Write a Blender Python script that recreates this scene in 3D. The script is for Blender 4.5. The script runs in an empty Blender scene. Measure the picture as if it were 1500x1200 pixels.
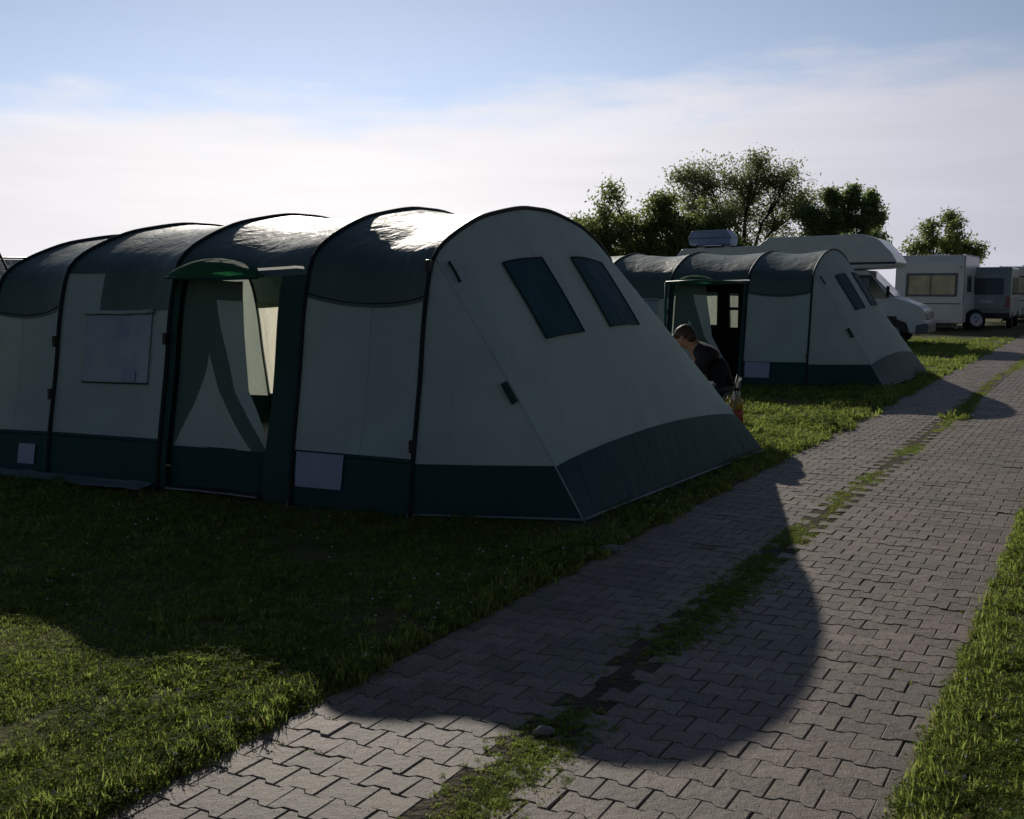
import bpy, bmesh, math, random
import numpy as np
from mathutils import Vector, Matrix, noise
R = math.radians
random.seed(7)
rng = np.random.default_rng(7)
SC = bpy.context.scene
COL = SC.collection

# ------------------------------------------------------------------ camera
cam_d = bpy.data.cameras.new('camera')
cam_d.sensor_width = 36; cam_d.lens = 39.36
cam_d.clip_start = .05; cam_d.clip_end = 3000
cam = bpy.data.objects.new('camera', cam_d); COL.objects.link(cam)
cam.location = (0, 0, 1.6); cam.rotation_euler = (R(90 - 6.26), 0, 0)
SC.camera = cam

# ------------------------------------------------------------------ world
SUN_AZ, SUN_EL = -10.0, 23.5            # degrees right of +Y, above the horizon
W = bpy.data.worlds.new('World'); SC.world = W; W.use_nodes = True
nt = W.node_tree; nt.nodes.clear()
def WN(t, **k):
    n = nt.nodes.new(t)
    for a, b in k.items(): setattr(n, a, b)
    return n
def WM(op, a, b=None, c=None, clamp=False):
    n = WN('ShaderNodeMath', operation=op); n.use_clamp = clamp
    for i, v in enumerate((a, b, c)):
        if v is None: continue
        if isinstance(v, (int, float)): n.inputs[i].default_value = v
        else: nt.links.new(v, n.inputs[i])
    return n.outputs[0]
def WSmooth(v, lo, hi):
    n = WN('ShaderNodeMapRange', interpolation_type='SMOOTHSTEP')
    nt.links.new(v, n.inputs[0]); n.inputs[1].default_value = lo; n.inputs[2].default_value = hi
    return n.outputs[0]
sky = WN('ShaderNodeTexSky', sky_type='NISHITA', sun_disc=False)
sky.sun_elevation = R(SUN_EL); sky.sun_rotation = R(SUN_AZ)
sky.air_density = 1.0; sky.dust_density = .2; sky.ozone_density = 1.6
tc = WN('ShaderNodeTexCoord')
sep = WN('ShaderNodeSeparateXYZ'); nt.links.new(tc.outputs['Generated'], sep.inputs[0])
elev = WM('ARCSINE', sep.outputs[2])
sunv = Vector((math.sin(R(SUN_AZ)) * math.cos(R(SUN_EL)), math.cos(R(SUN_AZ)) * math.cos(R(SUN_EL)), math.sin(R(SUN_EL))))
sunh = Vector((math.sin(R(SUN_AZ)), math.cos(R(SUN_AZ)), 0.06)).normalized()
dot = WN('ShaderNodeVectorMath', operation='DOT_PRODUCT'); nt.links.new(tc.outputs['Generated'], dot.inputs[0]); dot.inputs[1].default_value = sunh
ang = WM('ARCCOSINE', WM('MINIMUM', dot.outputs['Value'], .99999))
# veil of thin cloud: its ragged upper edge lies 8 to 12 degrees above the horizon
def wnoise(scale, zs, detail, rough=.55):
    mp = WN('ShaderNodeMapping'); mp.inputs['Scale'].default_value = (1, 1, zs)
    nt.links.new(tc.outputs['Generated'], mp.inputs[0])
    n = WN('ShaderNodeTexNoise'); n.inputs['Scale'].default_value = scale; n.inputs['Detail'].default_value = detail
    n.inputs['Roughness'].default_value = rough
    nt.links.new(mp.outputs[0], n.inputs['Vector']); return n.outputs['Fac']
n1 = wnoise(2.2, 3.0, 4); n2 = wnoise(9, 5.0, 6, .62)
edge = WM('ADD', WM('MULTIPLY', WM('SUBTRACT', n1, .5), .10), WM('MULTIPLY', WM('SUBTRACT', n2, .5), .085))
# the veil's top climbs towards the right of the view
tilt = WM('MULTIPLY', sep.outputs[0], .055)
h = WM('SUBTRACT', WM('SUBTRACT', elev, edge), tilt)
veil = WM('SUBTRACT', 1.0, WSmooth(h, .118, .195))
thin = WM('MULTIPLY', WM('SUBTRACT', 1.0, WSmooth(h, .15, .40)), .10)
mask = WM('MAXIMUM', WM('MULTIPLY', veil, .97), thin)
glow = WM('POWER', 2.718, WM('MULTIPLY', WM('POWER', WM('DIVIDE', ang, R(44)), 2.0), -1.0))
n3 = wnoise(3.2, 9.0, 6, .6)
vs = WM('MULTIPLY', WM('ADD', WM('MULTIPLY', glow, 30.0), 9.0), WM('ADD', .86, WM('MULTIPLY', n3, .28)))
vcol = WN('ShaderNodeMix', data_type='RGBA')
nt.links.new(WSmooth(ang, R(4), R(40)), vcol.inputs[0])
vcol.inputs[6].default_value = (1.0, .965, .975, 1); vcol.inputs[7].default_value = (.86, .87, 1.0, 1)
vmul = WN('ShaderNodeVectorMath', operation='SCALE'); nt.links.new(vcol.outputs[2], vmul.inputs[0]); nt.links.new(vs, vmul.inputs[3])
mix = WN('ShaderNodeMix', data_type='RGBA'); nt.links.new(mask, mix.inputs[0])
# forward scattered light of the hazy air below the sun, blue white, fading upwards and sideways
aur = WM('MULTIPLY', glow, WM('POWER', 2.718, WM('MULTIPLY', WM('MAXIMUM', elev, 0.0), -3.2)))
acol = WN('ShaderNodeVectorMath', operation='SCALE'); acol.inputs[0].default_value = (.51, .665, 1.0); nt.links.new(WM('MULTIPLY', aur, 50.0), acol.inputs[3])
asum = WN('ShaderNodeVectorMath', operation='ADD'); nt.links.new(sky.outputs[0], asum.inputs[0]); nt.links.new(acol.outputs[0], asum.inputs[1])
nt.links.new(asum.outputs[0], mix.inputs[6]); nt.links.new(vmul.outputs[0], mix.inputs[7])
bg = WN('ShaderNodeBackground'); bg.inputs['Strength'].default_value = .05
nt.links.new(mix.outputs[2], bg.inputs[0])
wo = WN('ShaderNodeOutputWorld'); nt.links.new(bg.outputs[0], wo.inputs[0])

# ------------------------------------------------------------------ sun
sl = bpy.data.lights.new('sun', 'SUN'); sl.energy = 5.0; sl.angle = R(.55); sl.color = (1, .93, .82)
sun = bpy.data.objects.new('sun', sl); COL.objects.link(sun)
sun.rotation_euler = (-sunv).to_track_quat('-Z', 'Y').to_euler(); sun.location = (0, 0, 30)

vsx = SC.view_settings
SC.display_settings.display_device = 'sRGB'
vsx.view_transform = 'Standard'; vsx.look = 'None'; vsx.exposure = -1.0; vsx.gamma = 1.0; vsx.use_curve_mapping = False
SC.cycles.use_denoising = True
SC.cycles.max_bounces = 7; SC.cycles.diffuse_bounces = 4; SC.cycles.transparent_max_bounces = 12
SC.cycles.sample_clamp_indirect = 4

# ------------------------------------------------------------------ materials
MATS = {}
def mat(name, col, rough=.7, spec=.5, col2=None, nscale=6, bump=0, bscale=40, trans=0, tcol=None, metal=0, rnd=0, detail=5, coat=0, alpha=None):
    if name in MATS: return MATS[name]
    m = bpy.data.materials.new(name); m.use_nodes = True
    t = m.node_tree; b = t.nodes['Principled BSDF']; out = t.nodes['Material Output']
    b.inputs['Roughness'].default_value = rough; b.inputs['Specular IOR Level'].default_value = spec
    b.inputs['Metallic'].default_value = metal
    if coat: b.inputs['Coat Weight'].default_value = coat; b.inputs['Coat Roughness'].default_value = .08
    tcn = t.nodes.new('ShaderNodeTexCoord')
    no = t.nodes.new('ShaderNodeTexNoise'); no.inputs['Scale'].default_value = nscale; no.inputs['Detail'].default_value = detail
    t.links.new(tcn.outputs['Object'], no.inputs['Vector'])
    mx = t.nodes.new('ShaderNodeMix'); mx.data_type = 'RGBA'
    rp = t.nodes.new('ShaderNodeMapRange'); rp.inputs[1].default_value = .32; rp.inputs[2].default_value = .68
    t.links.new(no.outputs['Fac'], rp.inputs[0]); t.links.new(rp.outputs[0], mx.inputs[0])
    c2 = col2 or tuple(c * .82 for c in col)
    mx.inputs[6].default_value = (*col, 1); mx.inputs[7].default_value = (*c2, 1)
    cout = mx.outputs[2]
    if rnd:
        oi = t.nodes.new('ShaderNodeObjectInfo')
        at = t.nodes.new('ShaderNodeAttribute'); at.attribute_name = 'rnd'
        ad = t.nodes.new('ShaderNodeMath'); ad.operation = 'ADD'
        t.links.new(oi.outputs['Random'], ad.inputs[0]); t.links.new(at.outputs['Fac'], ad.inputs[1])
        fr = t.nodes.new('ShaderNodeMath'); fr.operation = 'FRACT'; t.links.new(ad.outputs[0], fr.inputs[0])
        mr = t.nodes.new('ShaderNodeMapRange'); mr.inputs[3].default_value = 1 - rnd; mr.inputs[4].default_value = 1 + rnd
        t.links.new(fr.outputs[0], mr.inputs[0])
        hs = t.nodes.new('ShaderNodeHueSaturation')
        t.links.new(cout, hs.inputs['Color']); t.links.new(mr.outputs[0], hs.inputs['Value'])
        hm = t.nodes.new('ShaderNodeMapRange'); hm.inputs[3].default_value = .5 - rnd * .06; hm.inputs[4].default_value = .5 + rnd * .06
        f2 = t.nodes.new('ShaderNodeMath'); f2.operation = 'MULTIPLY'; f2.inputs[1].default_value = 7.31; t.links.new(fr.outputs[0], f2.inputs[0])
        f3 = t.nodes.new('ShaderNodeMath'); f3.operation = 'FRACT'; t.links.new(f2.outputs[0], f3.inputs[0])
        t.links.new(f3.outputs[0], hm.inputs[0]); t.links.new(hm.outputs[0], hs.inputs['Hue'])
        cout = hs.outputs[0]
    t.links.new(cout, b.inputs['Base Color'])
    if bump:
        bn = t.nodes.new('ShaderNodeTexNoise'); bn.inputs['Scale'].default_value = bscale; bn.inputs['Detail'].default_value = 6
        t.links.new(tcn.outputs['Object'], bn.inputs['Vector'])
        bu = t.nodes.new('ShaderNodeBump'); bu.inputs['Strength'].default_value = 1; bu.inputs['Distance'].default_value = bump
        t.links.new(bn.outputs['Fac'], bu.inputs['Height']); t.links.new(bu.outputs[0], b.inputs['Normal'])
    if trans:
        tb = t.nodes.new('ShaderNodeBsdfTranslucent'); tb.inputs['Color'].default_value = (*(tcol or col), 1)
        ms = t.nodes.new('ShaderNodeMixShader'); ms.inputs[0].default_value = trans
        t.links.new(b.outputs[0], ms.inputs[1]); t.links.new(tb.outputs[0], ms.inputs[2]); t.links.new(ms.outputs[0], out.inputs[0])
    MATS[name] = m
    return m

def fabric(name, col, rough, spec, trans, tcol, wr=.006):
    """tent cloth: soft vertical creases, a faint weave and streaky dirt"""
    m = mat(name, col, rough, spec, tuple(c * .86 for c in col), 2.3, 0, 40, trans, tcol)
    t = m.node_tree; b = t.nodes['Principled BSDF']
    tcn = next(n for n in t.nodes if n.type == 'TEX_COORD')
    mp = t.nodes.new('ShaderNodeMapping'); mp.inputs['Scale'].default_value = (1, 1, .22)
    t.links.new(tcn.outputs['Object'], mp.inputs[0])
    a = t.nodes.new('ShaderNodeTexNoise'); a.inputs['Scale'].default_value = 5.5; a.inputs['Detail'].default_value = 3; a.inputs['Distortion'].default_value = .6
    t.links.new(mp.outputs[0], a.inputs['Vector'])
    c = t.nodes.new('ShaderNodeTexNoise'); c.inputs['Scale'].default_value = 22; c.inputs['Detail'].default_value = 4
    t.links.new(tcn.outputs['Object'], c.inputs['Vector'])
    ad = t.nodes.new('ShaderNodeMath'); ad.operation = 'MULTIPLY_ADD'; ad.inputs[1].default_value = .18
    t.links.new(c.outputs['Fac'], ad.inputs[0]); t.links.new(a.outputs['Fac'], ad.inputs[2])
    bu = t.nodes.new('ShaderNodeBump'); bu.inputs['Strength'].default_value = .8; bu.inputs['Distance'].default_value = wr * 6
    t.links.new(ad.outputs[0], bu.inputs['Height']); t.links.new(bu.outputs[0], b.inputs['Normal'])
    for n in t.nodes:
        if n.type == 'BSDF_TRANSLUCENT': t.links.new(bu.outputs[0], n.inputs['Normal'])
    return m

M_CREAM = fabric('cream_cloth', (.62, .75, .75), .75, .3, .30, (.68, .76, .62), .009)
M_ROOF = fabric('green_roof_cloth', (.065, .115, .10), .50, .75, .05, (.03, .12, .07), .003)
M_TEAL = fabric('dark_green_cloth', (.025, .08, .07), .65, .25, .10, (.02, .07, .04), .003)
M_SKIRT = fabric('dark_skirt_cloth', (.013, .072, .070), .6, .2, .0, (0, 0, 0), .002)
M_HOOD = fabric('hood_cloth', (.04, .15, .075), .8, .1, .3, (.05, .34, .14))
M_SUNW = fabric('thin_cream_cloth', (.6, .6, .52), .8, .2, .8, (.92, .88, .70))  # brighter copy of the cream cloth, for the sunlit far wall behind the door
M_LEAFG = fabric('leaf_green_cloth', (.14, .21, .185), .75, .2, .15, (.2, .26, .17))
M_SLEEVE = mat('pole_sleeve', (.008, .02, .02), .6, .3)
M_MESHW = fabric('window_blind', (.03, .085, .11), .7, .15, .03, (.02, .06, .06), .004)
M_PVC = mat('clear_window_film', (.27, .34, .45), .35, .5, (.38, .45, .50), 5, .01, 9)
M_TAG = mat('pale_tag', (.38, .43, .58), .5, .4, bump=.003)
M_PIPE = mat('pale_piping', (.30, .33, .34), .6)
M_MUD = mat('mud_flap', (.22, .26, .27), .45, .5, (.12, .14, .14), 3, .01, 7)
M_FLOOR = mat('groundsheet', (.03, .035, .04), .6)
M_BLACK = mat('black_plastic', (.012, .013, .015), .4)
M_STEEL = mat('grey_steel', (.25, .26, .27), .35, metal=.9)

# ------------------------------------------------------------------ helpers
def tag(o, label=None, cat=None, group=None, kind=None):
    if label: o['label'] = label
    if cat: o['category'] = cat
    if group: o['group'] = group
    if kind: o['kind'] = kind
    return o
def empty(name, loc=(0, 0, 0), rz=0, **k):
    o = bpy.data.objects.new(name, None); COL.objects.link(o)
    o.location = loc; o.rotation_euler = (0, 0, rz); o.empty_display_size = .2
    return tag(o, **k)
def mesh_obj(name, verts, faces, m, parent=None, smooth=False, **k):
    me = bpy.data.meshes.new(name)
    me.from_pydata([tuple(v) for v in verts], [], faces); me.update()
    if m: me.materials.append(m)
    if smooth: me.polygons.foreach_set('use_smooth', [True] * len(me.polygons))
    o = bpy.data.objects.new(name, me); COL.objects.link(o); o.parent = parent
    return tag(o, **k)
def bm_obj(name, bm, m, parent=None, smooth=False, **k):
    me = bpy.data.meshes.new(name)
    bmesh.ops.recalc_face_normals(bm, faces=bm.faces[:])
    bm.to_mesh(me); bm.free()
    if m: me.materials.append(m)
    if smooth: me.polygons.foreach_set('use_smooth', [True] * len(me.polygons))
    o = bpy.data.objects.new(name, me); COL.objects.link(o); o.parent = parent
    return tag(o, **k)
def add_box(bm, c, s, rot=None, bevel=0):
    r = bmesh.ops.create_cube(bm, size=1)
    M = Matrix.Translation(c) @ (rot.to_4x4() if rot else Matrix.Identity(4)) @ Matrix.Diagonal((*s, 1))
    bmesh.ops.transform(bm, matrix=M, verts=r['verts'])
    if bevel:
        es = list({e for v in r['verts'] for e in v.link_edges})
        bmesh.ops.bevel(bm, geom=es, offset=bevel, segments=2, affect='EDGES', profile=.6)
def add_tube(bm, pts, rad, n=8, cap=True):
    pts = [Vector(p) for p in pts]
    rings = []
    prev = None
    for i, p in enumerate(pts):
        a = pts[max(0, i - 1)]; b = pts[min(len(pts) - 1, i + 1)]
        d = (b - a).normalized()
        up = prev if prev is not None else (Vector((0, 0, 1)) if abs(d.z) < .9 else Vector((1, 0, 0)))
        x = d.cross(up)
        if x.length < 1e-4: x = d.cross(Vector((1, .3, 0)))
        x.normalize(); y = x.cross(d).normalized(); prev = y
        r = rad[i] if isinstance(rad, (list, tuple)) else rad
        rings.append([bm.verts.new(p + x * r * math.cos(2 * math.pi * k / n) + y * r * math.sin(2 * math.pi * k / n)) for k in range(n)])
    for a, b in zip(rings, rings[1:]):
        for k in range(n): bm.faces.new((a[k], a[(k + 1) % n], b[(k + 1) % n], b[k]))
    if cap:
        bm.faces.new(rings[0][::-1]); bm.faces.new(rings[-1])
def tube(name, pts, rad, m, parent=None, n=8, **k):
    bm = bmesh.new(); add_tube(bm, pts, rad, n); return bm_obj(name, bm, m, parent, True, **k)
def box(name, c, s, m, parent=None, rot=None, bevel=0, **k):
    bm = bmesh.new(); add_box(bm, c, s, rot, bevel); return bm_obj(name, bm, m, parent, **k)
def lathe(bm, prof, c=(0, 0, 0), n=16):
    c = Vector(c); rings = []
    for r, z in prof: rings.append([bm.verts.new(c + Vector((r * math.cos(2 * math.pi * k / n), r * math.sin(2 * math.pi * k / n), z))) for k in range(n)])
    for a, b in zip(rings, rings[1:]):
        for k in range(n): bm.faces.new((a[k], a[(k + 1) % n], b[(k + 1) % n], b[k]))
    bm.faces.new(rings[0][::-1]); bm.faces.new(rings[-1])
def grid_obj(name, fn, us, vs, m, parent, **k):
    V = [fn(u, v) for v in vs for u in us]; n = len(us)
    Fc = [(j * n + i, j * n + i + 1, (j + 1) * n + i + 1, (j + 1) * n + i) for j in range(len(vs) - 1) for i in range(n - 1)]
    return mesh_obj(name, V, Fc, m, parent, True, **k)
def lin(a, b, n): return [a + (b - a) * i / (n - 1) for i in range(n)]

# ------------------------------------------------------------------ directions of the site
pa = R(28.2); PP = Vector((math.sin(pa), math.cos(pa), 0)); PA = Vector((math.cos(pa), -math.sin(pa), 0))   # along / across the path
TA0, TP0 = R(116.5), R(28.5)

def site(a, s, z=0): return PA * a + PP * s + Vector((0, 0, z))   # path coordinates -> world

# ------------------------------------------------------------------ GROUND
def soil_mat():
    m = mat('meadow_ground', (.085, .11, .028), .95, .15, (.15, .125, .06), 1.3, .02, 30, detail=8)
    return m
M_MEADOW = soil_mat()
M_SOIL = mat('path_bed_soil', (.20, .165, .135), .95, .1, (.11, .095, .065), 5, .012, 60)
M_BANK = mat('turf_edge_soil', (.03, .028, .016), .95, .1, (.03, .045, .012), 8, .02, 25)
bmg = bmesh.new()
# one sheet to the horizon, below turf and paving
xs = [-1500, -200, -60, -20, 0, 20, 60, 200, 1500]; ys = [-600, -60, -10, 20, 60, 120, 300, 900, 2500]
mesh_obj('ground', [(x, y, -.06) for y in ys for x in xs],
         [(j * 9 + i, j * 9 + i + 1, (j + 1) * 9 + i + 1, (j + 1) * 9 + i) for j in range(8) for i in range(8)], M_MEADOW, kind='structure')
AL, AR = -2.64, -.49
def edge_wob(s, seed, amp=.035):
    return amp * (noise.noise(Vector((s * 1.3, seed, 0))) * 1.2 + .7 * noise.noise(Vector((s * 5.1, seed + 4, 0))))
def lawn(name, a_edge, sign, seed):
    ss = [-3 + i * .12 for i in range(250)] + [27 + i * 1.5 for i in range(50)]
    offs = [0, .02, .06, .15, .35, .7, 1.2, 2, 3.2, 5, 8, 14, 30, 90]
    V = []
    for s in ss:
        for k, o in enumerate(offs):
            a = a_edge + sign * (o + (edge_wob(s, seed) if o < .3 else 0))
            z = (-.02, .006, .016, .022)[min(k, 3)]
            if k >= 2: z += .012 * noise.noise(Vector((a * 1.1, s * 1.1, seed))) * min(1, o * 3)
            V.append(site(a, s, z))
    n = len(offs)
    Fc = [(j * n + i, j * n + i + 1, (j + 1) * n + i + 1, (j + 1) * n + i) for j in range(len(ss) - 1) for i in range(n - 1)]
    return mesh_obj(name, V, Fc, M_MEADOW, smooth=True, kind='structure')
lawn('lawn', AL, -1, 1.0); lawn('lawn', AR, 1, 2.0)
# soil bed of the path with a low hump down the middle
bs = [-2 + i * .15 for i in range(420)]; bo = [0, .25, .6, .84, .92, 1.02, 1.12, 1.22, 1.5, 1.9, 2.17]
def bedz(o, s):
    c = 1.04 + .06 * noise.noise(Vector((s * .25, 9, 0)))
    return -.0025 + .003 * noise.noise(Vector((s * 2.3, o * 2.3, 7))) + .002 * noise.noise(Vector((s * 9, o * 9, 17))) + 0 * c
V = [site(AL - .02 + o, s, bedz(o, s)) for s in bs for o in bo]; n = len(bo)
mesh_obj('path_bed', V, [(j * n + i, j * n + i + 1, (j + 1) * n + i + 1, (j + 1) * n + i) for j in range(len(bs) - 1) for i in range(n - 1)], M_SOIL, smooth=True, kind='structure')

M_VERGE = mat('mossy_soil', (.075, .070, .045), .95, .1, (.13, .11, .08), 4, .03, 30)
vo = [-.16, -.13, -.07, 0, .07, .13, .16]
V = [site(-1.725 + o * (1 + .25 * noise.noise(Vector((s * .9, 3 * (o > 0), 5)))), s, -.006 + .009 * (1 - (o / .16) ** 2) + .006 * noise.noise(Vector((s * 4, o * 9, 2)))) for s in bs for o in vo]; n = len(vo)
mesh_obj('middle_strip', V, [(j * n + i, j * n + i + 1, (j + 1) * n + i + 1, (j + 1) * n + i) for j in range(len(bs) - 1) for i in range(n - 1)], M_VERGE, smooth=True, kind='structure')

# ------------------------------------------------------------------ PAVERS (interlocking bone-shaped stones)
def paver_mat():
    m = mat('paver_concrete', (.27, .205, .165), .66, .4, (.205, .16, .13), 14, 0, rnd=.24, detail=8)
    t = m.node_tree; b = t.nodes['Principled BSDF']; tcn = next(n for n in t.nodes if n.type == 'TEX_COORD')
    geo = t.nodes.new('ShaderNodeNewGeometry')
    v = t.nodes.new('ShaderNodeTexNoise'); v.inputs['Scale'].default_value = 170; v.inputs['Detail'].default_value = 3
    t.links.new(geo.outputs['Position'], v.inputs['Vector'])
    w = t.nodes.new('ShaderNodeTexNoise'); w.inputs['Scale'].default_value = 26; w.inputs['Detail'].default_value = 5
    t.links.new(geo.outputs['Position'], w.inputs['Vector'])
    ad = t.nodes.new('ShaderNodeMath'); ad.operation = 'MULTIPLY_ADD'; ad.inputs[1].default_value = .55
    t.links.new(v.outputs['Fac'], ad.inputs[0]); t.links.new(w.outputs['Fac'], ad.inputs[2])
    bu = t.nodes.new('ShaderNodeBump'); bu.inputs['Distance'].default_value = .005; bu.inputs['Strength'].default_value = .9
    t.links.new(ad.outputs[0], bu.inputs['Height']); t.links.new(bu.outputs[0], b.inputs['Normal'])
    # large stains, moss tint and speckle in the base colour
    old = b.inputs['Base Color'].links[0].from_socket
    st = t.nodes.new('ShaderNodeTexNoise'); st.inputs['Scale'].default_value = 1.7; st.inputs['Detail'].default_value = 7
    t.links.new(geo.outputs['Position'], st.inputs['Vector'])
    mr = t.nodes.new('ShaderNodeMapRange'); mr.inputs[1].default_value = .42; mr.inputs[2].default_value = .7; mr.inputs[4].default_value = .55
    t.links.new(st.outputs['Fac'], mr.inputs[0])
    mx = t.nodes.new('ShaderNodeMix'); mx.data_type = 'RGBA'; mx.inputs[7].default_value = (.155, .15, .115, 1)
    t.links.new(mr.outputs[0], mx.inputs[0]); t.links.new(old, mx.inputs[6])
    sp = t.nodes.new('ShaderNodeMapRange'); sp.inputs[1].default_value = .3; sp.inputs[2].default_value = .7; sp.inputs[3].default_value = .5; sp.inputs[4].default_value = 1.55
    t.links.new(v.outputs['Fac'], sp.inputs[0])
    hs = t.nodes.new('ShaderNodeHueSaturation'); t.links.new(mx.outputs[2], hs.inputs['Color']); t.links.new(sp.outputs[0], hs.inputs['Value'])
    t.links.new(hs.outputs[0], b.inputs['Base Color'])
    return m
M_PAVER = paver_mat()
PL, PH = .16, .13                     # stone length across the path, row pitch along it
def paver_outline(g=.0013):
    L, b, w = PL / 2 - g, PH / 2, .022
    hi, lo = b + w / 2 - g, b - w / 2 - g
    # flanges at both ends, waist in the middle, 45 degree shoulders
    x1, x2 = PL / 2 * .62, PL / 2 * .38
    top = [(L, hi), (x1, hi), (x2, lo), (-x2, lo), (-x1, hi), (-L, hi)]
    return top + [(-x, -y) for x, y in top]
def paver_geo(r):
    o = paver_outline(); V = []; n = len(o)
    j = [(r.uniform(-.0014, .0014), r.uniform(-.0014, .0014)) for _ in o]
    for k, (zz, inset) in enumerate(((-.035, 0), (-.004, 0), (0, .0035))):
        for (x, y), (jx, jy) in zip(o, j):
            V.append((x * (1 - inset / .073) + jx, y * (1 - inset / .062) + jy, zz))
    Fc = []
    for l in range(2):
        for i in range(n): Fc.append((l * n + i, l * n + (i + 1) % n, (l + 1) * n + (i + 1) % n, (l + 1) * n + i))
    Fc.append(tuple(range(2 * n, 3 * n)))
    return V, Fc
pr = random.Random(5)
PVAR = []
for k in range(6):
    V, Fc = paver_geo(pr)
    me = bpy.data.meshes.new('paver'); me.from_pydata(V, [], Fc); me.update(); me.materials.append(M_PAVER); PVAR.append((me, V, Fc))
for sg in (1, -1):      # half stones that close the outer edges: one end cut straight
    o = [(x, y) for x, y in paver_outline()]
    V, n = [], 0
    keep = [(max(x * sg, 0) * sg - sg * PL / 4 + (sg * .0013 if x * sg <= 0 else 0), y) for x, y in o if x * sg > 0]
    hi = PH / 2 - .011 - .0013
    keep = ([( -PL / 4 + .0013, -hi)] + [(x, y) for x, y in sorted([k for k in keep if k[1] < 0])] + [(x, y) for x, y in sorted([k for k in keep if k[1] > 0], reverse=True)] + [(-PL / 4 + .0013, hi)]) if sg > 0 else \
           ([(PL / 4 - .0013, hi)] + [(x, y) for x, y in sorted([k for k in keep if k[1] > 0], reverse=True)] + [(x, y) for x, y in sorted([k for k in keep if k[1] < 0])] + [(PL / 4 - .0013, -hi)])
    n = len(keep)
    for zz, inset in ((-.035, 0), (-.004, 0), (0, .0035)):
        V += [(x * (1 - inset / .037), y * (1 - inset / .062), zz) for x, y in keep]
    Fc = [(l * n + i, l * n + (i + 1) % n, (l + 1) * n + (i + 1) % n, (l + 1) * n + i) for l in range(2) for i in range(n)] + [tuple(range(2 * n, 3 * n))]
    me = bpy.data.meshes.new('paver'); me.from_pydata(V, [], Fc); me.update(); me.materials.append(M_PAVER)
    # half stone centred a quarter length from its cut end; index 6 keeps the far half, 7 the near half
    PVAR.append((me, V, Fc))
def lane(name, a0, ncol, s0, nrow, n_single, seed, outer):
    root = empty(name, kind='structure')
    r = random.Random(seed); BV, BF, BR = [], [], []
    cells = []
    for j in range(nrow):
        s = s0 + j * PH
        for i in range(ncol):
            odd = j % 2
            if outer > 0: a = a0 + (i + .5 - (.5 if odd else 0)) * PL
            else: a = a0 + (i + .5 + (.5 if odd else 0)) * PL
            cells.append((s, a, 0))
        # loose half buried stones lie on in the mossy strip
        if r.random() < .55:
            a = (a0 + ncol * PL + PL * .5 + (.5 * PL if j % 2 else 0)) if outer < 0 else (a0 - PL * .5 - (.5 * PL if j % 2 else 0))
            if outer < 0 and noise.noise(Vector((s * .7, outer * 3.0, 1))) > -.1: cells.append((s, a, -1))
        if j % 2: cells.append((s, a0 + (ncol - .25) * PL, 2) if outer > 0 else (s, a0 + .25 * PL, 1))
    count = 0
    for s, a, half_ in cells:
        sag = noise.noise(Vector((a * .8, s * .5, seed))) * .012
        z = .004 + sag * .5 + r.uniform(-.0017, .0017)
        rx, ry, rz = r.gauss(0, .007), r.gauss(0, .007), r.gauss(0, .008)
        if r.random() < .05: rx += r.uniform(-.03, .03); ry += r.uniform(-.03, .03); z += r.uniform(-.004, .006)
        Mx = Matrix.Translation(site(a + r.uniform(-.002, .002), s, z)) @ Matrix.Rotation(rz - pa, 4, 'Z') @ Matrix.Rotation(rx, 4, 'X') @ Matrix.Rotation(ry, 4, 'Y')
        k = r.randrange(6) if half_ <= 0 else 5 + half_
        if half_ < 0: Mx = Matrix.Translation((0, 0, -r.uniform(.0, .005))) @ Mx @ Matrix.Rotation(r.gauss(0, .03), 4, 'Z')
        wp = Mx.to_translation()
        # first stones that are actually in view
        vis = wp.y > 3.0 and abs(wp.x / max(wp.y, .1)) < .47
        if vis and count < n_single:
            o = bpy.data.objects.new('paver', PVAR[k][0]); COL.objects.link(o); o.parent = root; o.matrix_world = Mx; o.matrix_local = Mx; count += 1
        else:
            b0 = len(BV); BV += [Mx @ Vector(v) for v in PVAR[k][1]]; BF += [tuple(b0 + q for q in f) for f in PVAR[k][2]]; BR += [r.random()] * len(PVAR[k][1])
    o = mesh_obj('paver', BV, BF, M_PAVER, root, kind='stuff')
    at = o.data.attributes.new('rnd', 'FLOAT', 'POINT'); at.data.foreach_set('value', BR)
lane('paved_track', AL + .005, 5, 1.2, 430, 140, 21, -1)
lane('paved_track', AR - .005 - 7 * PL, 7, 1.2, 430, 160, 22, 1)

# ------------------------------------------------------------------ TENTS
half = [(0, 0), (.02, .3), (.13, .95), (.18, 1.32), (.24, 1.6), (.32, 1.79), (.53, 1.93), (.92, 2.08), (1.25, 2.15), (1.6, 2.2), (1.86, 2.206)]
# a smooth version of the hoop, near foot to crest
def smooth_profile():
    p = [Vector((s, h, 0)) for s, h in half]
    out = []
    for i in range(len(p) - 1):
        a = p[max(0, i - 1)]; b = p[i]; c = p[i + 1]; d = p[min(len(p) - 1, i + 2)]
        if i + 2 > len(p) - 1: d = Vector((3.72 - p[-2].x, p[-2].y, 0))
        for k in range(8):
            t = k / 8
            q = .5 * ((2 * b) + (c - a) * t + (2 * a - 5 * b + 4 * c - d) * t * t + (3 * b - a - 3 * c + d) * t ** 3)
            out.append((q.x, q.y))
    out.append((1.86, 2.206))
    return out
NP_ = smooth_profile()
FULL = NP_ + [(3.72 - s, h) for s, h in NP_[::-1][1:]]
FL = [0.0]
for (a, b), (c, d) in zip(FULL, FULL[1:]): FL.append(FL[-1] + math.hypot(c - a, d - b))
FS = np.array([p[0] for p in FULL]); FH = np.array([p[1] for p in FULL]); FU = np.array(FL) / FL[-1]
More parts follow.
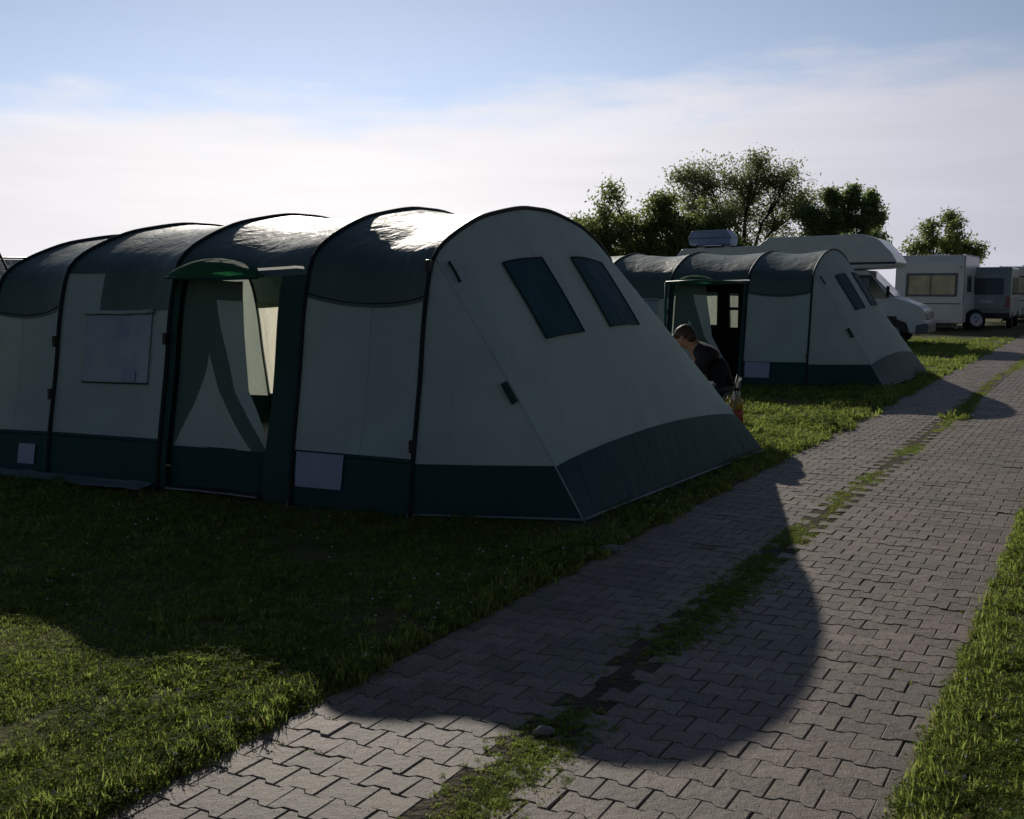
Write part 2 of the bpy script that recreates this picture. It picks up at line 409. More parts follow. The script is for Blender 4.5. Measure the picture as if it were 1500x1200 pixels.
NH = np.array([p[1] for p in NP_]); NU = FU[:len(NP_)]
def uh(h): return float(np.interp(h, NH, NU))        # profile parameter of height h on the near side
def prof(u): return float(np.interp(u, FU, FS)), float(np.interp(u, FU, FH))

class Tent:
    def __init__(s, loc, rot, ds, sc, label, seed, first=True):
        s.ds, s.sc, s.seed = ds, sc, seed
        ta, tp = TA0 + rot, TP0 + rot
        s.A = Vector((math.sin(ta), math.cos(ta), 0)); s.P = Vector((math.sin(tp), math.cos(tp), 0))
        s.root = empty('tunnel_tent', loc, label=label, cat='tent', group='green and cream tunnel tents beside the path')
        s.build()
    def scale(s, d):
        return float(np.interp(d, s.ds, s.sc))
    def pt(s, d, u, off=0.0):
        """point on the skin: d metres along the tunnel from the end hoop, u along the hoop, off outwards"""
        sh, h = prof(u)
        e = .004
        s1, h1 = prof(min(1, u + e)); s0, h0 = prof(max(0, u - e))
        tx, tz = s1 - s0, h1 - h0; L = math.hypot(tx, tz) or 1
        nx, nz = -tz / L, tx / L                      # outward in the hoop's plane
        k = 0
        for a, b in zip(s.ds, s.ds[1:]):
            if a <= d <= b: t = (d - a) / (b - a); k = 4 * t * (1 - t); break
        sag = .055 * k * min(1, h / .7)
        wob = .022 * noise.noise(Vector((d * 2.1, sh * .9 + s.seed, h * 1.1))) + .005 * noise.noise(Vector((d * 7, s.seed, h * 2.5 + sh * 2)))
        wob += .011 * noise.noise(Vector((d * 5.5, s.seed + 9, sh * 2 + h * .45))) * (1 if h < 1.5 else .2)
        o = off - sag + wob * min(1, h / .25) * (k ** .5 if k > 0 else 0)
        hh = h * s.scale(d)
        return -s.A * d + s.P * (sh + nx * o) + Vector((0, 0, max(0.0, hh + nz * o)))
    def panel(s, name, d0, d1, u0, u1, m, off=0, nd=13, nu=14, **k):
        return grid_obj(name, lambda d, u: s.pt(d, u, off), lin(d0, d1, nd), lin(u0, u1, nu), m, s.root, **k)
    def build(s):
        ds = s.ds; r = s.root
        uS, uW = uh(.385), uh(1.44)
        for i, (a, b) in enumerate(zip(ds, ds[1:])):
            # roof down to the eaves on both sides
            if i == 2:
                s.panel('roof_panel', a, b, uh(1.73), 1 - uW, M_ROOF, .008, 11, 34)
                s.panel('roof_flap', a, a + (b - a) * .66, uh(1.41), uh(1.745), M_ROOF, .016, 9, 8)
                s.panel('wall_panel', a, b, uS, uh(1.735), M_CREAM, 0, 11, 22)
            elif i == 1:
                s.panel('roof_panel', a, b, uh(1.66), 1 - uW, M_ROOF, .008, 11, 36)
            else:
                e0 = 1.445 if i == 0 else 1.39
                eave = lambda d: uh(e0 + .055 * ((d - a) / (b - a) * 2 - 1) ** 2)
                grid_obj('roof_panel', lambda d, v: s.pt(d, eave(d) + (1 - uW - eave(d)) * v, .010), lin(a, b, 15), lin(0, 1, 42), M_ROOF, s.root)
                tube('seam', [s.pt(d, eave(d) + .004, .013) for d in lin(a, b, 15)], .004, M_SLEEVE, s.root, 5)
                s.panel('wall_panel', a, b, uS, uW + .01, M_CREAM, 0, 11, 18)
            if i != 1:
                s.panel('skirt_panel', a, b, .0, uS + .004, M_SKIRT, .006, 15, 6)
                tube('seam', [s.pt(d, uS, .010) for d in lin(a, b, 15)], .0035, M_SLEEVE, s.root, 5)
                if i != 2:
                    dm = a + (b - a) * (.46 if i == 0 else .62)
                    tube('seam', [s.pt(dm, u, .001) for u in lin(uS, uW, 14)], .003, M_CREAM, s.root, 5)
            s.panel('wall_panel', a, b, 1 - uW - .01, 1 - uS, M_SUNW if i == 3 and s.seed < 3 else M_CREAM, 0, 9, 14)
            s.panel('skirt_panel', a, b, 1 - uS - .004, 1, M_SKIRT, .006, 9, 5)
        # hoops in their sleeves
        for d in ds:
            tube('pole_sleeve', [s.pt(d, u, .012) for u in lin(0.0, 1.0, 70)], .017, M_SLEEVE, r, 7)
        # ground sheet
        c = [s.pt(ds[0], 0), s.pt(ds[-1], 0), s.pt(ds[-1], 1), s.pt(ds[0], 1)]
        mesh_obj('groundsheet', [Vector((p.x, p.y, z)) for z in (.05, .06) for p in c], [(0, 1, 2, 3), (4, 7, 6, 5), (0, 4, 5, 1), (1, 5, 6, 2), (2, 6, 7, 3), (3, 7, 4, 0)], M_FLOOR, r)
        # base piping and mud flaps
        # added dark inner wall keeps interior light off the door leaf, returns beside pillar
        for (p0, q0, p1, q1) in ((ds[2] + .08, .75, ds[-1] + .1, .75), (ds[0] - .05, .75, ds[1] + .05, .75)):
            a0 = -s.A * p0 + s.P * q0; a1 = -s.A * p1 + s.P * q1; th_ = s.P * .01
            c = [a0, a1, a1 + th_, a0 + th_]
            if s.seed < 3: mesh_obj('inner_light_block', [v + Vector((0, 0, z)) for z in (.07, 1.72) for v in c], [(0, 1, 2, 3), (4, 7, 6, 5), (0, 4, 5, 1), (1, 5, 6, 2), (2, 6, 7, 3), (3, 7, 4, 0)], M_TEAL, r)
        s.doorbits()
        s.pod(1, ds[0], s.sc[0]); s.pod(-1, ds[-1], s.sc[-1])
        # clear window with its tag in the third section
        w0, w1 = ds[2] + .22, ds[2] + .92
        s.panel('window_film', w0, w1, uh(.84), uh(1.38), M_PVC, .016, 8, 8)
        for q in (.833, 1.385):
            tube('window_hem', [s.pt(d, uh(q), .018) for d in lin(w0 - .01, w1 + .01, 8)], .007, M_TEAL, r, 5)
        tube('rolled_flap', [s.pt(d, uh(1.40), .03 + .006 * math.sin(d * 23)) for d in lin(w0 - .02, w1 + .02, 14)], .016, M_CREAM, r, 8)
        s.panel('tag', ds[2] + .36, ds[2] + .52, uh(.845), uh(.93), M_TAG, .025, 3, 3)
        # low vents
        s.panel('vent', .585, .975, uh(.155), uh(.40), M_TAG, .022, 5, 5, label='pale vent flap at the foot of the wall')
        s.panel('vent', ds[3] + .16, ds[3] + .36, uh(.13), uh(.30), M_TAG, .022, 4, 4, label='small pale vent flap at the foot of the wall')
        # hooks where the sleeves are clipped to the poles
        for d, hh in ((ds[3], 1.16), (ds[3], .72), (ds[2], 1.18), (ds[0], .5), (ds[0], 1.72)):
            p = s.pt(d, uh(hh), .035)
            box('clip', p, (.05, .035, .09), M_BLACK, r, Matrix.Rotation(-TA0, 3, 'Z'), .008)
        # guy loops and pegs at the hoop feet
        for d in ds:
            p = s.pt(d, 0)
            tube('peg', [p - s.P * .07 + Vector((0, 0, -.03)), p - s.P * .05 + Vector((0, 0, .05)), p - s.P * .02 + Vector((0, 0, .055))], .005, M_STEEL, r, 5)
    def doorbits(s):
        ds = s.ds; r = s.root; a, b = ds[1], ds[2]
        # solid dark green door pillar beside the second hoop
        s.panel('door_panel', a, a + (.27 if s.seed < 3 else .07), 0, uh(1.665), M_TEAL, .004, 6, 26)
        # strip next to the third hoop
        s.panel('door_edge', b - .07, b, 0, uh(1.665), M_TEAL, .004, 3, 22)
        # door leaf, pulled back on a slant: its right edge runs from mid lintel to the far lower corner
        dl = b - .07
        def right(h): return a + float(np.interp(h, [0, .372, .82, 1.66], [.27, .30, .585, .74]))
        def leaf(t, h):
            d = dl + (right(h) - dl) * t
            fold = .035 * math.sin(t * 9 + h * 2.2) * (1 - .4 * h) * min(1, t * 3)
            return s.pt(d, uh(h), -.05 - .03 * t + fold)
        lf = grid_obj('door_leaf', leaf, lin(0, 1, 111), lin(.372, 1.66, 131), M_CREAM, r, label='draped door leaf, green above and cream in a wedge below')
        lf.data.materials.append(M_LEAFG)
        for k_, p_ in enumerate(lf.data.polygons):
            t_ = (k_ % 110) / 110; h_ = .372 + 1.288 * (k_ // 110) / 130
            w_ = (1.08 - h_) / .7                       # half opening of the wedge
            inside = .42 - .40 * w_ < t_ < .42 + .40 * w_
            rightband = t_ > .55 + .42 * (1.55 - h_) / 1.2 and h_ < 1.5
            p_.material_index = 0 if inside or rightband else 1
        grid_obj('door_skirt', leaf, lin(0, 1, 22), lin(0.02, .38, 8), M_SKIRT, r)
        # hood above the door: an arched green visor
        x0, x1 = a + .44, b + .02
        def hood(t, v):
            d = x0 + (x1 - x0) * t; arch = math.sin(math.pi * t) ** .75
            h = 1.655 + .155 * arch * math.cos(v * math.pi / 2)
            out = .02 + .26 * math.sin(v * math.pi / 2) * (.25 + .75 * arch)
            h += .10 * arch * math.cos(v * math.pi / 2) * 0
            return s.pt(d, uh(1.655), 0) - s.P * out + Vector((0, 0, h - 1.655))
        grid_obj('door_hood', hood, lin(0, 1, 20), lin(0, 1, 8), M_HOOD, r, label='arched bright green hood over the door')
        tube('hood_rim', [hood(t, 1) for t in lin(0, 1, 20)], .012, M_TEAL, r, 6)
        # added translucent strip, backlit to draw a bright line between hood and second hoop
        def shelf(t, v):
            d = a - .06 + .44 * t
            return s.pt(d, uh(1.66), .0) - s.P * (.15 + .01 * v) + Vector((0, 0, .045 + .018 * v))
        grid_obj('bright_line_strip', shelf, lin(0, 1, 8), lin(0, 1, 3), mat('bright_line_cloth', (.7, .72, .7), .6, .3, trans=.5, tcol=(.8, .8, .76)), r)
        # pale groundsheet lip at the threshold
        for d0, d1, hh, w in ((a + .30, b - .1, .03, .010), (b + .1, ds[3] - .1, .035, .02)):
            tube('base_piping', [s.pt(d, 0, 0) - s.P * .03 + Vector((0, 0, hh + .02 + .01 * noise.noise(Vector((d * 4, 2, 0))))) for d in lin(d0, d1, 12)], w * .7, M_PIPE, r, 6)
        grid_obj('mud_flap', lambda d, v: s.pt(d, 0, 0) - s.P * (.02 + .16 * v + .02 * noise.noise(Vector((d * 3, 7, v)))) + Vector((0, 0, .075 - .03 * v + .015 * noise.noise(Vector((d * 5, 1, v * 2))))), lin(b + .04, ds[3] + .55, 24), lin(0, 1, 5), M_MUD, r)
    def pod(s, sg, d0, sc):
        """sloping bedroom end: C1, C2 are the base corners of the end panel"""
        r = s.root
        if sg > 0: c1 = s.A * 1.125 + s.P * .373; c2 = s.A * 1.29 + s.P * 4.1
        else: c1 = -s.A * (d0 + 1.15) + s.P * .3; c2 = -s.A * (d0 + 1.15) + s.P * 3.5
        uN = uh(1.79); P0 = s.pt(d0, uN); P1 = s.pt(d0, 1 - uN)
        up = Vector((0, 0, 1))
        def hz(w): return max(.0, 1)
        outd = s.A * sg
        def end(q, w, off=0):
            u = uN + (1 - 2 * uN) * q
            p = s.pt(d0, u) * (1 - w) + (c1 * (1 - q) + c2 * q) * w
            bulge = .07 * math.sin(math.pi * w) * (.35 + .65 * math.sin(math.pi * q))
            wr = .012 * noise.noise(Vector((q * 5, w * 1.6, s.seed + 3))) * math.sin(math.pi * w)
            return p + (outd * .75 + up * .65) * (bulge + off + wr)
        def side(v, t, near=True, off=0):
            # v 0 ground .. 1 shoulder, t 0 hoop .. 1 crease
            u = uN * v if near else 1 - uN * v
            a = s.pt(d0, u); q = 0 if near else 1
            # crease point at parameter w = 1 - v
            b = end(q, 1 - v)
            nn = -s.P if near else s.P
            return a * (1 - t) + b * t + nn * (.03 * math.sin(math.pi * t) * math.sin(math.pi * v) + off)
        n = 'end_panel'
        wS = .80
        grid_obj(n, end, lin(0, 1, 34), lin(0, wS, 26), M_CREAM, r)
        grid_obj('end_skirt', lambda q, w: end(q, w, .006), lin(0, 1, 34), lin(wS - .006, 1, 7), M_SKIRT, r)
        for near in (True, False):
            vS = .205
            grid_obj('side_panel', lambda v, t: side(v, t, near), lin(vS, 1, 22), lin(0, 1, 12), M_CREAM, r)
            grid_obj('side_skirt', lambda v, t: side(v, t, near, .005 if near else .005), lin(0, vS + .006, 6), lin(0, 1, 12), M_SKIRT, r)
        # piping along the foot of the end
        tube('base_piping', [end(q, .985, .02) for q in lin(0, 1, 24)], .009, M_PIPE, r, 6)
        tube('base_piping', [side(.02, t, True, .012) for t in lin(0, 1, 12)], .009, M_PIPE, r, 6)
        tube('corner_seam', [end(0, w, .002) for w in lin(.0, 1, 20)], .006, M_PIPE if 0 else M_CREAM, r, 5)
        if sg > 0:
            for (a, b, c, d) in (((.193, .157), (.358, .18), (.35, .448), (.19, .43)), ((.505, .187), (.70, .177), (.672, .435), (.485, .448))):
                def wf(x, y, off=.014):
                    q = (a[0] * (1 - x) + b[0] * x) * (1 - y) + (d[0] * (1 - x) + c[0] * x) * y
                    w = (a[1] * (1 - x) + b[1] * x) * (1 - y) + (d[1] * (1 - x) + c[1] * x) * y
                    return end(q, w, off)
                f = grid_obj('window_blind', wf, lin(0, 1, 8), lin(0, 1, 10), M_MESHW, r)
                bm = bmesh.new()
                loop = [wf(x, 0, .016) for x in lin(0, 1, 6)] + [wf(1, y, .016) for y in lin(0, 1, 8)][1:] + [wf(x, 1, .016) for x in lin(1, 0, 6)][1:] + [wf(0, y, .016) for y in lin(1, 0, 8)][1:]
                add_tube(bm, loop, .006, 5); h_ = bm_obj('window_hem', bm, M_SLEEVE, f, True)
            p = side(.48, .97, True, .03)
            box('toggle_strap', p, (.05, .03, .16), M_TEAL, r, Matrix.Rotation(-.5, 3, 'Y'), .008)
            p = end(.02, .05, .03)
            tube('storm_strap', [p, p + s.A * .05 - up * .07, p + s.A * .09 - up * .14], .012, M_TEAL, r, 5)

F1 = (-.690, 7.567, .008)
t1 = Tent(F1, 0, [0, 1.02, 2.3, 3.5, 4.3], [1.0, 1.012, 1.005, .982, .94], 'large green and cream tunnel tent in the foreground, two dark windows in its sloping end', 1.0)
t2 = Tent((4.60, 17.45, .008), R(-1), [0, 1.02, 2.3, 3.5, 4.6], [1.0, .99, .99, .985, .985], 'smaller looking green and cream tunnel tent farther along the path, open towards the crouching person', 5.0)
# ------------------------------------------------------------------ TREES
M_BARK = mat('bark', (.05, .04, .032), .9, .2, (.03, .026, .02), 8, .02, 14)
def leafmat(n, c, t): 
    m = mat(n, c, .45, .45, tuple(q * .6 for q in c), .55, 0, trans=.5, tcol=tuple(q * 1.5 for q in t), detail=3)
    return m
M_LEAF = [leafmat('leaf_dark', (.11, .135, .07), (.30, .36, .12)), leafmat('leaf_olive', (.13, .145, .09), (.34, .37, .18)), leafmat('leaf_fresh', (.12, .15, .085), (.32, .42, .17))]
def tree(loc, hgt, lobes, seed, m, label, leaf=.12, dens=1.0, twigs=5, trunk_r=.16, lean=0):
    """lobes: (x, z, rx, rz, density) of foliage clumps relative to the foot, metres"""
    r = random.Random(seed)
    root = empty('tree', loc, label=label, cat='tree', group='trees behind the tents')
    tb = bmesh.new(); LV, LF = [], []
    fork = hgt * .22
    add_tube(tb, [(0, 0, -.2), (lean * .1, 0, fork * .5), (lean * .2, 0, fork)], [trunk_r * 1.25, trunk_r, trunk_r * .85], 9)
    tips = []
    for (lx, lz, rx, rz, de) in lobes:
        ly = r.uniform(-.5, .5) * rx
        c = Vector((lx, ly, lz)); st = Vector((lean * .2, 0, fork * r.uniform(.75, 1)))
        mid = st.lerp(c, .5) + Vector((r.uniform(-.3, .3), r.uniform(-.3, .3), .35 * (c - st).length * .3))
        L = (c - st).length
        q = c - Vector((0, 0, rz * .35))
        pts = [st, st.lerp(mid, .5) + Vector((r.uniform(-.1, .1), r.uniform(-.1, .1), 0)), mid, mid.lerp(q, .5) + Vector((r.uniform(-.12, .12), r.uniform(-.12, .12), 0)), q]
        b0 = trunk_r * (.35 + .10 * rx)
        add_tube(tb, pts, [b0, b0 * .8, b0 * .6, b0 * .45, b0 * .3], 6)
        nb = int(9 + twigs * rx * rz * 1.6)
        for _ in range(nb):
            # a twig from somewhere on the inner half of the limb out through the clump
            a = pts[r.choice((2, 3, 3, 4, 4))].lerp(pts[4], r.random() * .7)
            while True:
                v = Vector((r.uniform(-1, 1), r.uniform(-1, 1), r.uniform(-1, 1)))
                if .25 < v.length <= 1: break
            v = v.normalized() * (r.random() ** .45) * r.choice((.9, 1.0, 1.12))
            e = c + Vector((v.x * rx, v.y * rx * .9, v.z * rz))
            md = a.lerp(e, .55) + Vector((r.uniform(-.12, .12), r.uniform(-.12, .12), .08 * (e - a).length))
            add_tube(tb, [a, md, e], [b0 * .26, b0 * .15, .006], 4, False)
            ll = (e - md).length + .01
            nl = int(de * dens * r.uniform(.3, 1.6) * 120)
            for _ in range(nl):
                t = r.random() ** .6
                p = md.lerp(e, t) + Vector((r.gauss(0, 1), r.gauss(0, 1), r.gauss(0, .8))) * (.13 + .10 * (1 - de))* (1 + .25 * rx)
                n = Vector((r.gauss(0, 1), r.gauss(0, 1), r.gauss(.5, 1))).normalized()
                u = n.orthogonal().normalized(); u.rotate(Matrix.Rotation(r.random() * 6.3, 3, n)); w = n.cross(u)
                s_ = leaf * r.uniform(.6, 1.4)
                b_ = len(LV)
                LV.extend([p - u * s_ * .62, p - w * s_ * .3 + n * s_ * .06, p + u * s_ * .62, p + w * s_ * .3 + n * s_ * .06])
                LF.append((b_, b_ + 1, b_ + 2, b_ + 3))
    bm_obj('trunk', tb, M_BARK, root, True)
    mesh_obj('crown', LV, LF, m, root)
    return root
def px2(xs_, ys_, D, X0):  # kept as plain metres below
    pass
# four trees, 48 to 56 m out
tree((6.3, 50, 0), 5, [(-2.2, 4.2, 1.6, 1.1, .8), (-.2, 4.4, 1.7, 1.2, .8), (2.6, 4.1, 1.2, 1.2, .6), (-2.0, 5.6, .75, .5, .35), (1.7, 4.0, 1.4, 1.2, .8), (-3.2, 3.0, 1.4, 1.1, 1), (-1.0, 3.0, 1.8, 1.1, 1.1), (1.3, 2.9, 1.8, 1.1, 1.1), (3.4, 3.0, 1.5, 1.0, 1), (-4.0, 3.6, .6, .5, .5), (.4, 5.5, .6, .5, .3)], 11, M_LEAF[0],
     'broad low bushy tree directly behind the gap between the two tents', .14, 1.6, 8)
tree((11.1, 54, 0), 7.5, [(-1.9, 6.6, 1.6, 1.2, .55), (.2, 6.7, 1.6, 1.2, .55), (1.6, 6.5, 1.4, 1.1, .45), (-.6, 5.4, 1.7, 1.2, .4), (1.5, 4.9, 1.6, 1.1, .35), (-2.6, 5.3, 1.0, .9, .4), (2.6, 5.6, 1.1, .9, .5), (-3.2, 6.9, .7, .4, .3), (.6, 7.4, .8, .5, .3), (-.2, 3.9, 1.6, .9, .25), (2.2, 3.7, 1.5, 1.0, .55)], 12, M_LEAF[1],
     'tallest tree, airy crown with bare twigs showing the sky through it', .12, 1.2, 11, .2)
tree((15.5, 52, 0), 5.6, [(-1.0, 4.6, .8, 1.3, 1), (-.1, 4.9, .75, 1.3, 1), (.75, 4.6, .75, 1.2, 1), (-.5, 3.2, 1.2, 1.2, 1.2), (.7, 3.2, 1.2, 1.2, 1.2), (1.35, 3.8, .55, .9, 1), (-1.9, 3.9, .8, 1.0, .9), (-2.2, 4.9, .6, .6, .6), (-.9, 5.6, .3, .5, .8), (.0, 5.9, .3, .45, .8), (.8, 5.5, .3, .45, .8)], 13, M_LEAF[2],
     'dense fresh green tree with upright tips above the motorhome roof', .13, 1.7, 8)
tree((20.6, 54, 0), 4.6, [(.1, 4.1, 1.1, .9, .9), (-.8, 3.7, .8, .7, .7), (.9, 3.7, .85, .75, .9), (0, 3.0, 1.3, .8, 1), (-1.5, 3.4, .45, .4, .4), (1.5, 3.3, .5, .5, .7), (.3, 4.9, .3, .25, .5), (-.6, 4.6, .35, .3, .4)], 14, M_LEAF[0],
     'small round tree standing alone behind the pale caravan', .12, 1.25)
tree((23.9, 58, 0), 2.6, [(0, 2.0, .7, .5, .8), (.5, 1.7, .7, .5, .9), (-.4, 2.6, .25, .3, .3)], 15, M_LEAF[0], 'little shrub showing above the grey green van roof', .12, 1.1, 5, .07)
# far hedge
def hedge(x0, x1, y0, y1, hh, seed):
    r = random.Random(seed); V, Fc = [], []
    N = 15000
    for _ in range(N):
        t = r.random(); x = x0 + (x1 - x0) * t; y = y0 + (y1 - y0) * t + r.gauss(0, .5)
        top = hh * (.8 + .35 * noise.noise(Vector((x * .35, seed, 0))) + .1 * noise.noise(Vector((x * 1.9, seed, 3))))
        p = Vector((x, y, r.random() ** .7 * top)); n = Vector((r.gauss(0, 1), r.gauss(0, 1), r.gauss(0, 1))).normalized(); u = n.orthogonal().normalized(); w = n.cross(u); q = r.uniform(.12, .3)
        b = len(V); V.extend([p - u * q, p - w * q * .6, p + u * q, p + w * q * .6]); Fc.append((b, b + 1, b + 2, b + 3))
    return mesh_obj('hedge', V, Fc, M_LEAF[0], label='long low dark hedge far behind the vehicles and tents', cat='hedge', kind='stuff')
hedge(-60, 70, 84, 80, 2.0, 31)

# ------------------------------------------------------------------ VEHICLES
M_WHITE = mat('white_body', (.74, .79, .80), .35, .4, (.66, .70, .71), 3, .0008, 6, coat=.3)
M_WHITE2 = mat('cream_body', (.80, .80, .80), .4, .4, (.72, .72, .72), 3, .0008, 6, coat=.2)
M_DBODY = mat('dark_green_body', (.32, .37, .37), .35, .5, coat=.3)
M_GLASS = mat('tinted_glass', (.015, .02, .022), .08, .8)
M_GLASSB = mat('pale_cab_glass', (.12, .15, .24), .1, .8)
M_RUBBER = mat('rubber', (.014, .014, .015), .8, .3)
M_RIM = mat('rim_metal', (.4, .41, .43), .35, metal=.5)
M_CURT = mat('drawn_curtain', (.70, .66, .42), .8, .3, (.5, .4, .28), 2.2)
M_GREYP = mat('grey_plastic', (.14, .15, .17), .5)
M_BLUEB = mat('blue_grey_box', (.26, .34, .55), .45, .5)
M_LAMP = mat('lamp_glass', (.5, .52, .55), .12, .7)
M_RED = mat('red_lamp', (.35, .02, .015), .2, .6)
M_STRIPE = mat('body_stripe', (.02, .035, .06), .4)
def extr(name, prof_, y0, y1, m, parent, bev=.03, **k):
    bm = bmesh.new()
    a = [bm.verts.new((x, y0, z)) for x, z in prof_]; b = [bm.verts.new((x, y1, z)) for x, z in prof_]
    n = len(a); bm.faces.new(a[::-1]); bm.faces.new(b)
    for i in range(n): bm.faces.new((a[i], a[(i + 1) % n], b[(i + 1) % n], b[i]))
    bmesh.ops.recalc_face_normals(bm, faces=bm.faces[:])
    if bev: bmesh.ops.bevel(bm, geom=[e for e in bm.edges], offset=bev, segments=3, affect='EDGES', profile=.6, clamp_overlap=True)
    o = bm_obj(name, bm, m, parent, True, **k)
    for p in o.data.polygons: p.use_smooth = True
    try:
        md = o.modifiers.new('wn', 'WEIGHTED_NORMAL'); md.keep_sharp = False
    except Exception: pass
    return o
def wheel(parent, x, y, rad=.32, w=.2, side=-1):
    bm = bmesh.new(); lathe(bm, [(rad * .62, -w / 2), (rad * .93, -w / 2), (rad, -w / 3), (rad, w / 3), (rad * .93, w / 2), (rad * .62, w / 2)], n=24)
    bmesh.ops.rotate(bm, verts=bm.verts, cent=(0, 0, 0), matrix=Matrix.Rotation(R(90), 3, 'X')); bmesh.ops.translate(bm, verts=bm.verts, vec=(x, y, rad))
    wh = bm_obj('wheel', bm, M_RUBBER, parent, True)
    bm = bmesh.new(); lathe(bm, [(rad * .60, 0), (rad * .60, .03), (rad * .45, .012), (rad * .2, .01), (rad * .16, .03), (.01, .035)], n=20)
    bmesh.ops.rotate(bm, verts=bm.verts, cent=(0, 0, 0), matrix=Matrix.Rotation(R(90 if side < 0 else -90), 3, 'X')); bmesh.ops.translate(bm, verts=bm.verts, vec=(x, y + side * (w / 2 - .005), rad))
    bm_obj('rim', bm, M_RIM, wh, True)
def pane(name, x0, x1, z0, z1, y, m, parent, t=.03, skew=0, frame=True, bev=.02):
    f = extr(name, [(x0, z0), (x1, z0), (x1 - skew, z1), (x0, z1)], y - t, y, m, parent, bev * .6)
    if frame:
        bm = bmesh.new(); lp = [(x0, y - t, z0), (x1, y - t, z0), (x1 - skew, y - t, z1), (x0, y - t, z1), (x0, y - t, z0), (x1, y - t, z0)]
        add_tube(bm, lp, .018, 5); bm_obj('window_frame', bm, M_GREYP, f, True)
    return f
# motorhome: x forward, local -y is the side towards the camera
hd = math.atan2(-.446, .895)
mh = empty('motorhome', (10.85, 31.6, 0), hd, label='white motorhome with a sleeping pod over its cab, nose towards the path', cat='motorhome')
extr('body', [(-6.1, .42), (-6.15, 2.5), (-6.0, 2.70), (-3.75, 2.76), (-3.45, 2.98), (-2.35, 3.0), (-.85, 3.03), (-.45, 2.9), (-.08, 2.52), (.06, 2.28), (.03, 2.18), (-.3, 2.11), (-1.15, 2.08), (-1.2, .42)], -1.08, 1.08, M_WHITE, mh, .05)
cab = extr('cab', [(-1.25, .36), (-1.25, 2.06), (-.72, 2.05), (-.03, 1.32), (.12, 1.27), (.62, 1.10), (.80, .96), (.84, .62), (.86, .40), (.55, .33)], -.95, .95, M_WHITE, mh, .05)
extr('windscreen', [(-.715, 1.98), (-.66, 2.0), (-.0, 1.345), (-.04, 1.31)], -.82, .82, M_GLASSB, cab, .01)
pane('cab_window', -1.05, -.12, 1.28, 1.92, -.945, M_GLASS, cab, .02, .48, False)
pane('quarter_glass', -.98, -.66, 1.33, 1.84, -.962, M_GLASSB, cab, .01, .0, False)
pane('body_window', -3.6, -2.3, 1.35, 1.95, -1.08, M_GLASS, mh); pane('body_window', -5.5, -4.5, 1.35, 1.95, -1.08, M_GLASS, mh)
extr('pod_stripe', [(-2.6, 2.18), (.03, 2.22), (.05, 2.28), (-2.6, 2.25)], -1.10, -1.07, M_STRIPE, mh, .003)
extr('side_stripe', [(-6.1, .92), (-1.2, .92), (-1.2, 1.0), (-6.1, 1.0)], -1.095, -1.07, M_STRIPE, mh, .003)
extr('cab_stripe', [(-1.1, .72), (.1, .72), (.1, .80), (-1.1, .80)], -.965, -.94, M_STRIPE, cab, .003)
extr('bumper', [(.60, .30), (.92, .34), (.93, .58), (.86, .62), (.60, .55)], -.97, .97, M_GREYP, mh, .02)
for sy in (-.70, .70):
    extr('headlight', [(.80, .70), (.87, .72), (.86, .90), (.79, .93)], sy - .16, sy + .16, M_LAMP, cab, .01)
extr('grille', [(.82, .68), (.86, .70), (.84, .90), (.80, .92)], -.5, .5, M_BLACK, cab, .01)
tube('door_mirror', [(-.15, -.96, 1.35), (-.12, -1.16, 1.40), (-.12, -1.17, 1.62)], .045, M_BLACK, cab)
for x in (0, -3.9):
    for sy in (-.86, .86): wheel(mh, x, sy, .33, .2, -1 if sy < 0 else 1)
    extr('wheel_arch', [(x - .45, .34), (x - .36, .62), (x, .76), (x + .36, .62), (x + .45, .34)], -.965 if x == 0 else -1.09, -.80, M_BLACK, mh, .01)
for x in (-6.18,):
    extr('tail_lamp', [(x, .7), (x + .06, .7), (x + .06, 1.0), (x, 1.0)], -.95, -.8, M_RED, mh, .01)
rb = empty('roof_box', mh.matrix_world @ Vector((0, 0, 0)), 0, label='blue grey roof box on the rear of the motorhome roof', cat='roof box')
rb.location = Vector((10.85, 31.6, 2.76)) + Matrix.Rotation(hd, 3, 'Z') @ Vector((-5.4, .1, 0)); rb.rotation_euler.z = hd
extr('shell', [(-.62, .08), (-.66, .30), (-.55, .50), (.50, .52), (.66, .32), (.64, .08)], -.4, .4, M_BLUEB, rb, .05)
for x in (-.4, .4): box('foot', (x, 0, .04), (.08, .7, .08), M_BLACK, rb, bevel=.01)
extr('lid_seam', [(-.67, .26), (.675, .28), (.675, .305), (-.67, .285)], -.415, .415, M_GREYP, rb, .004)

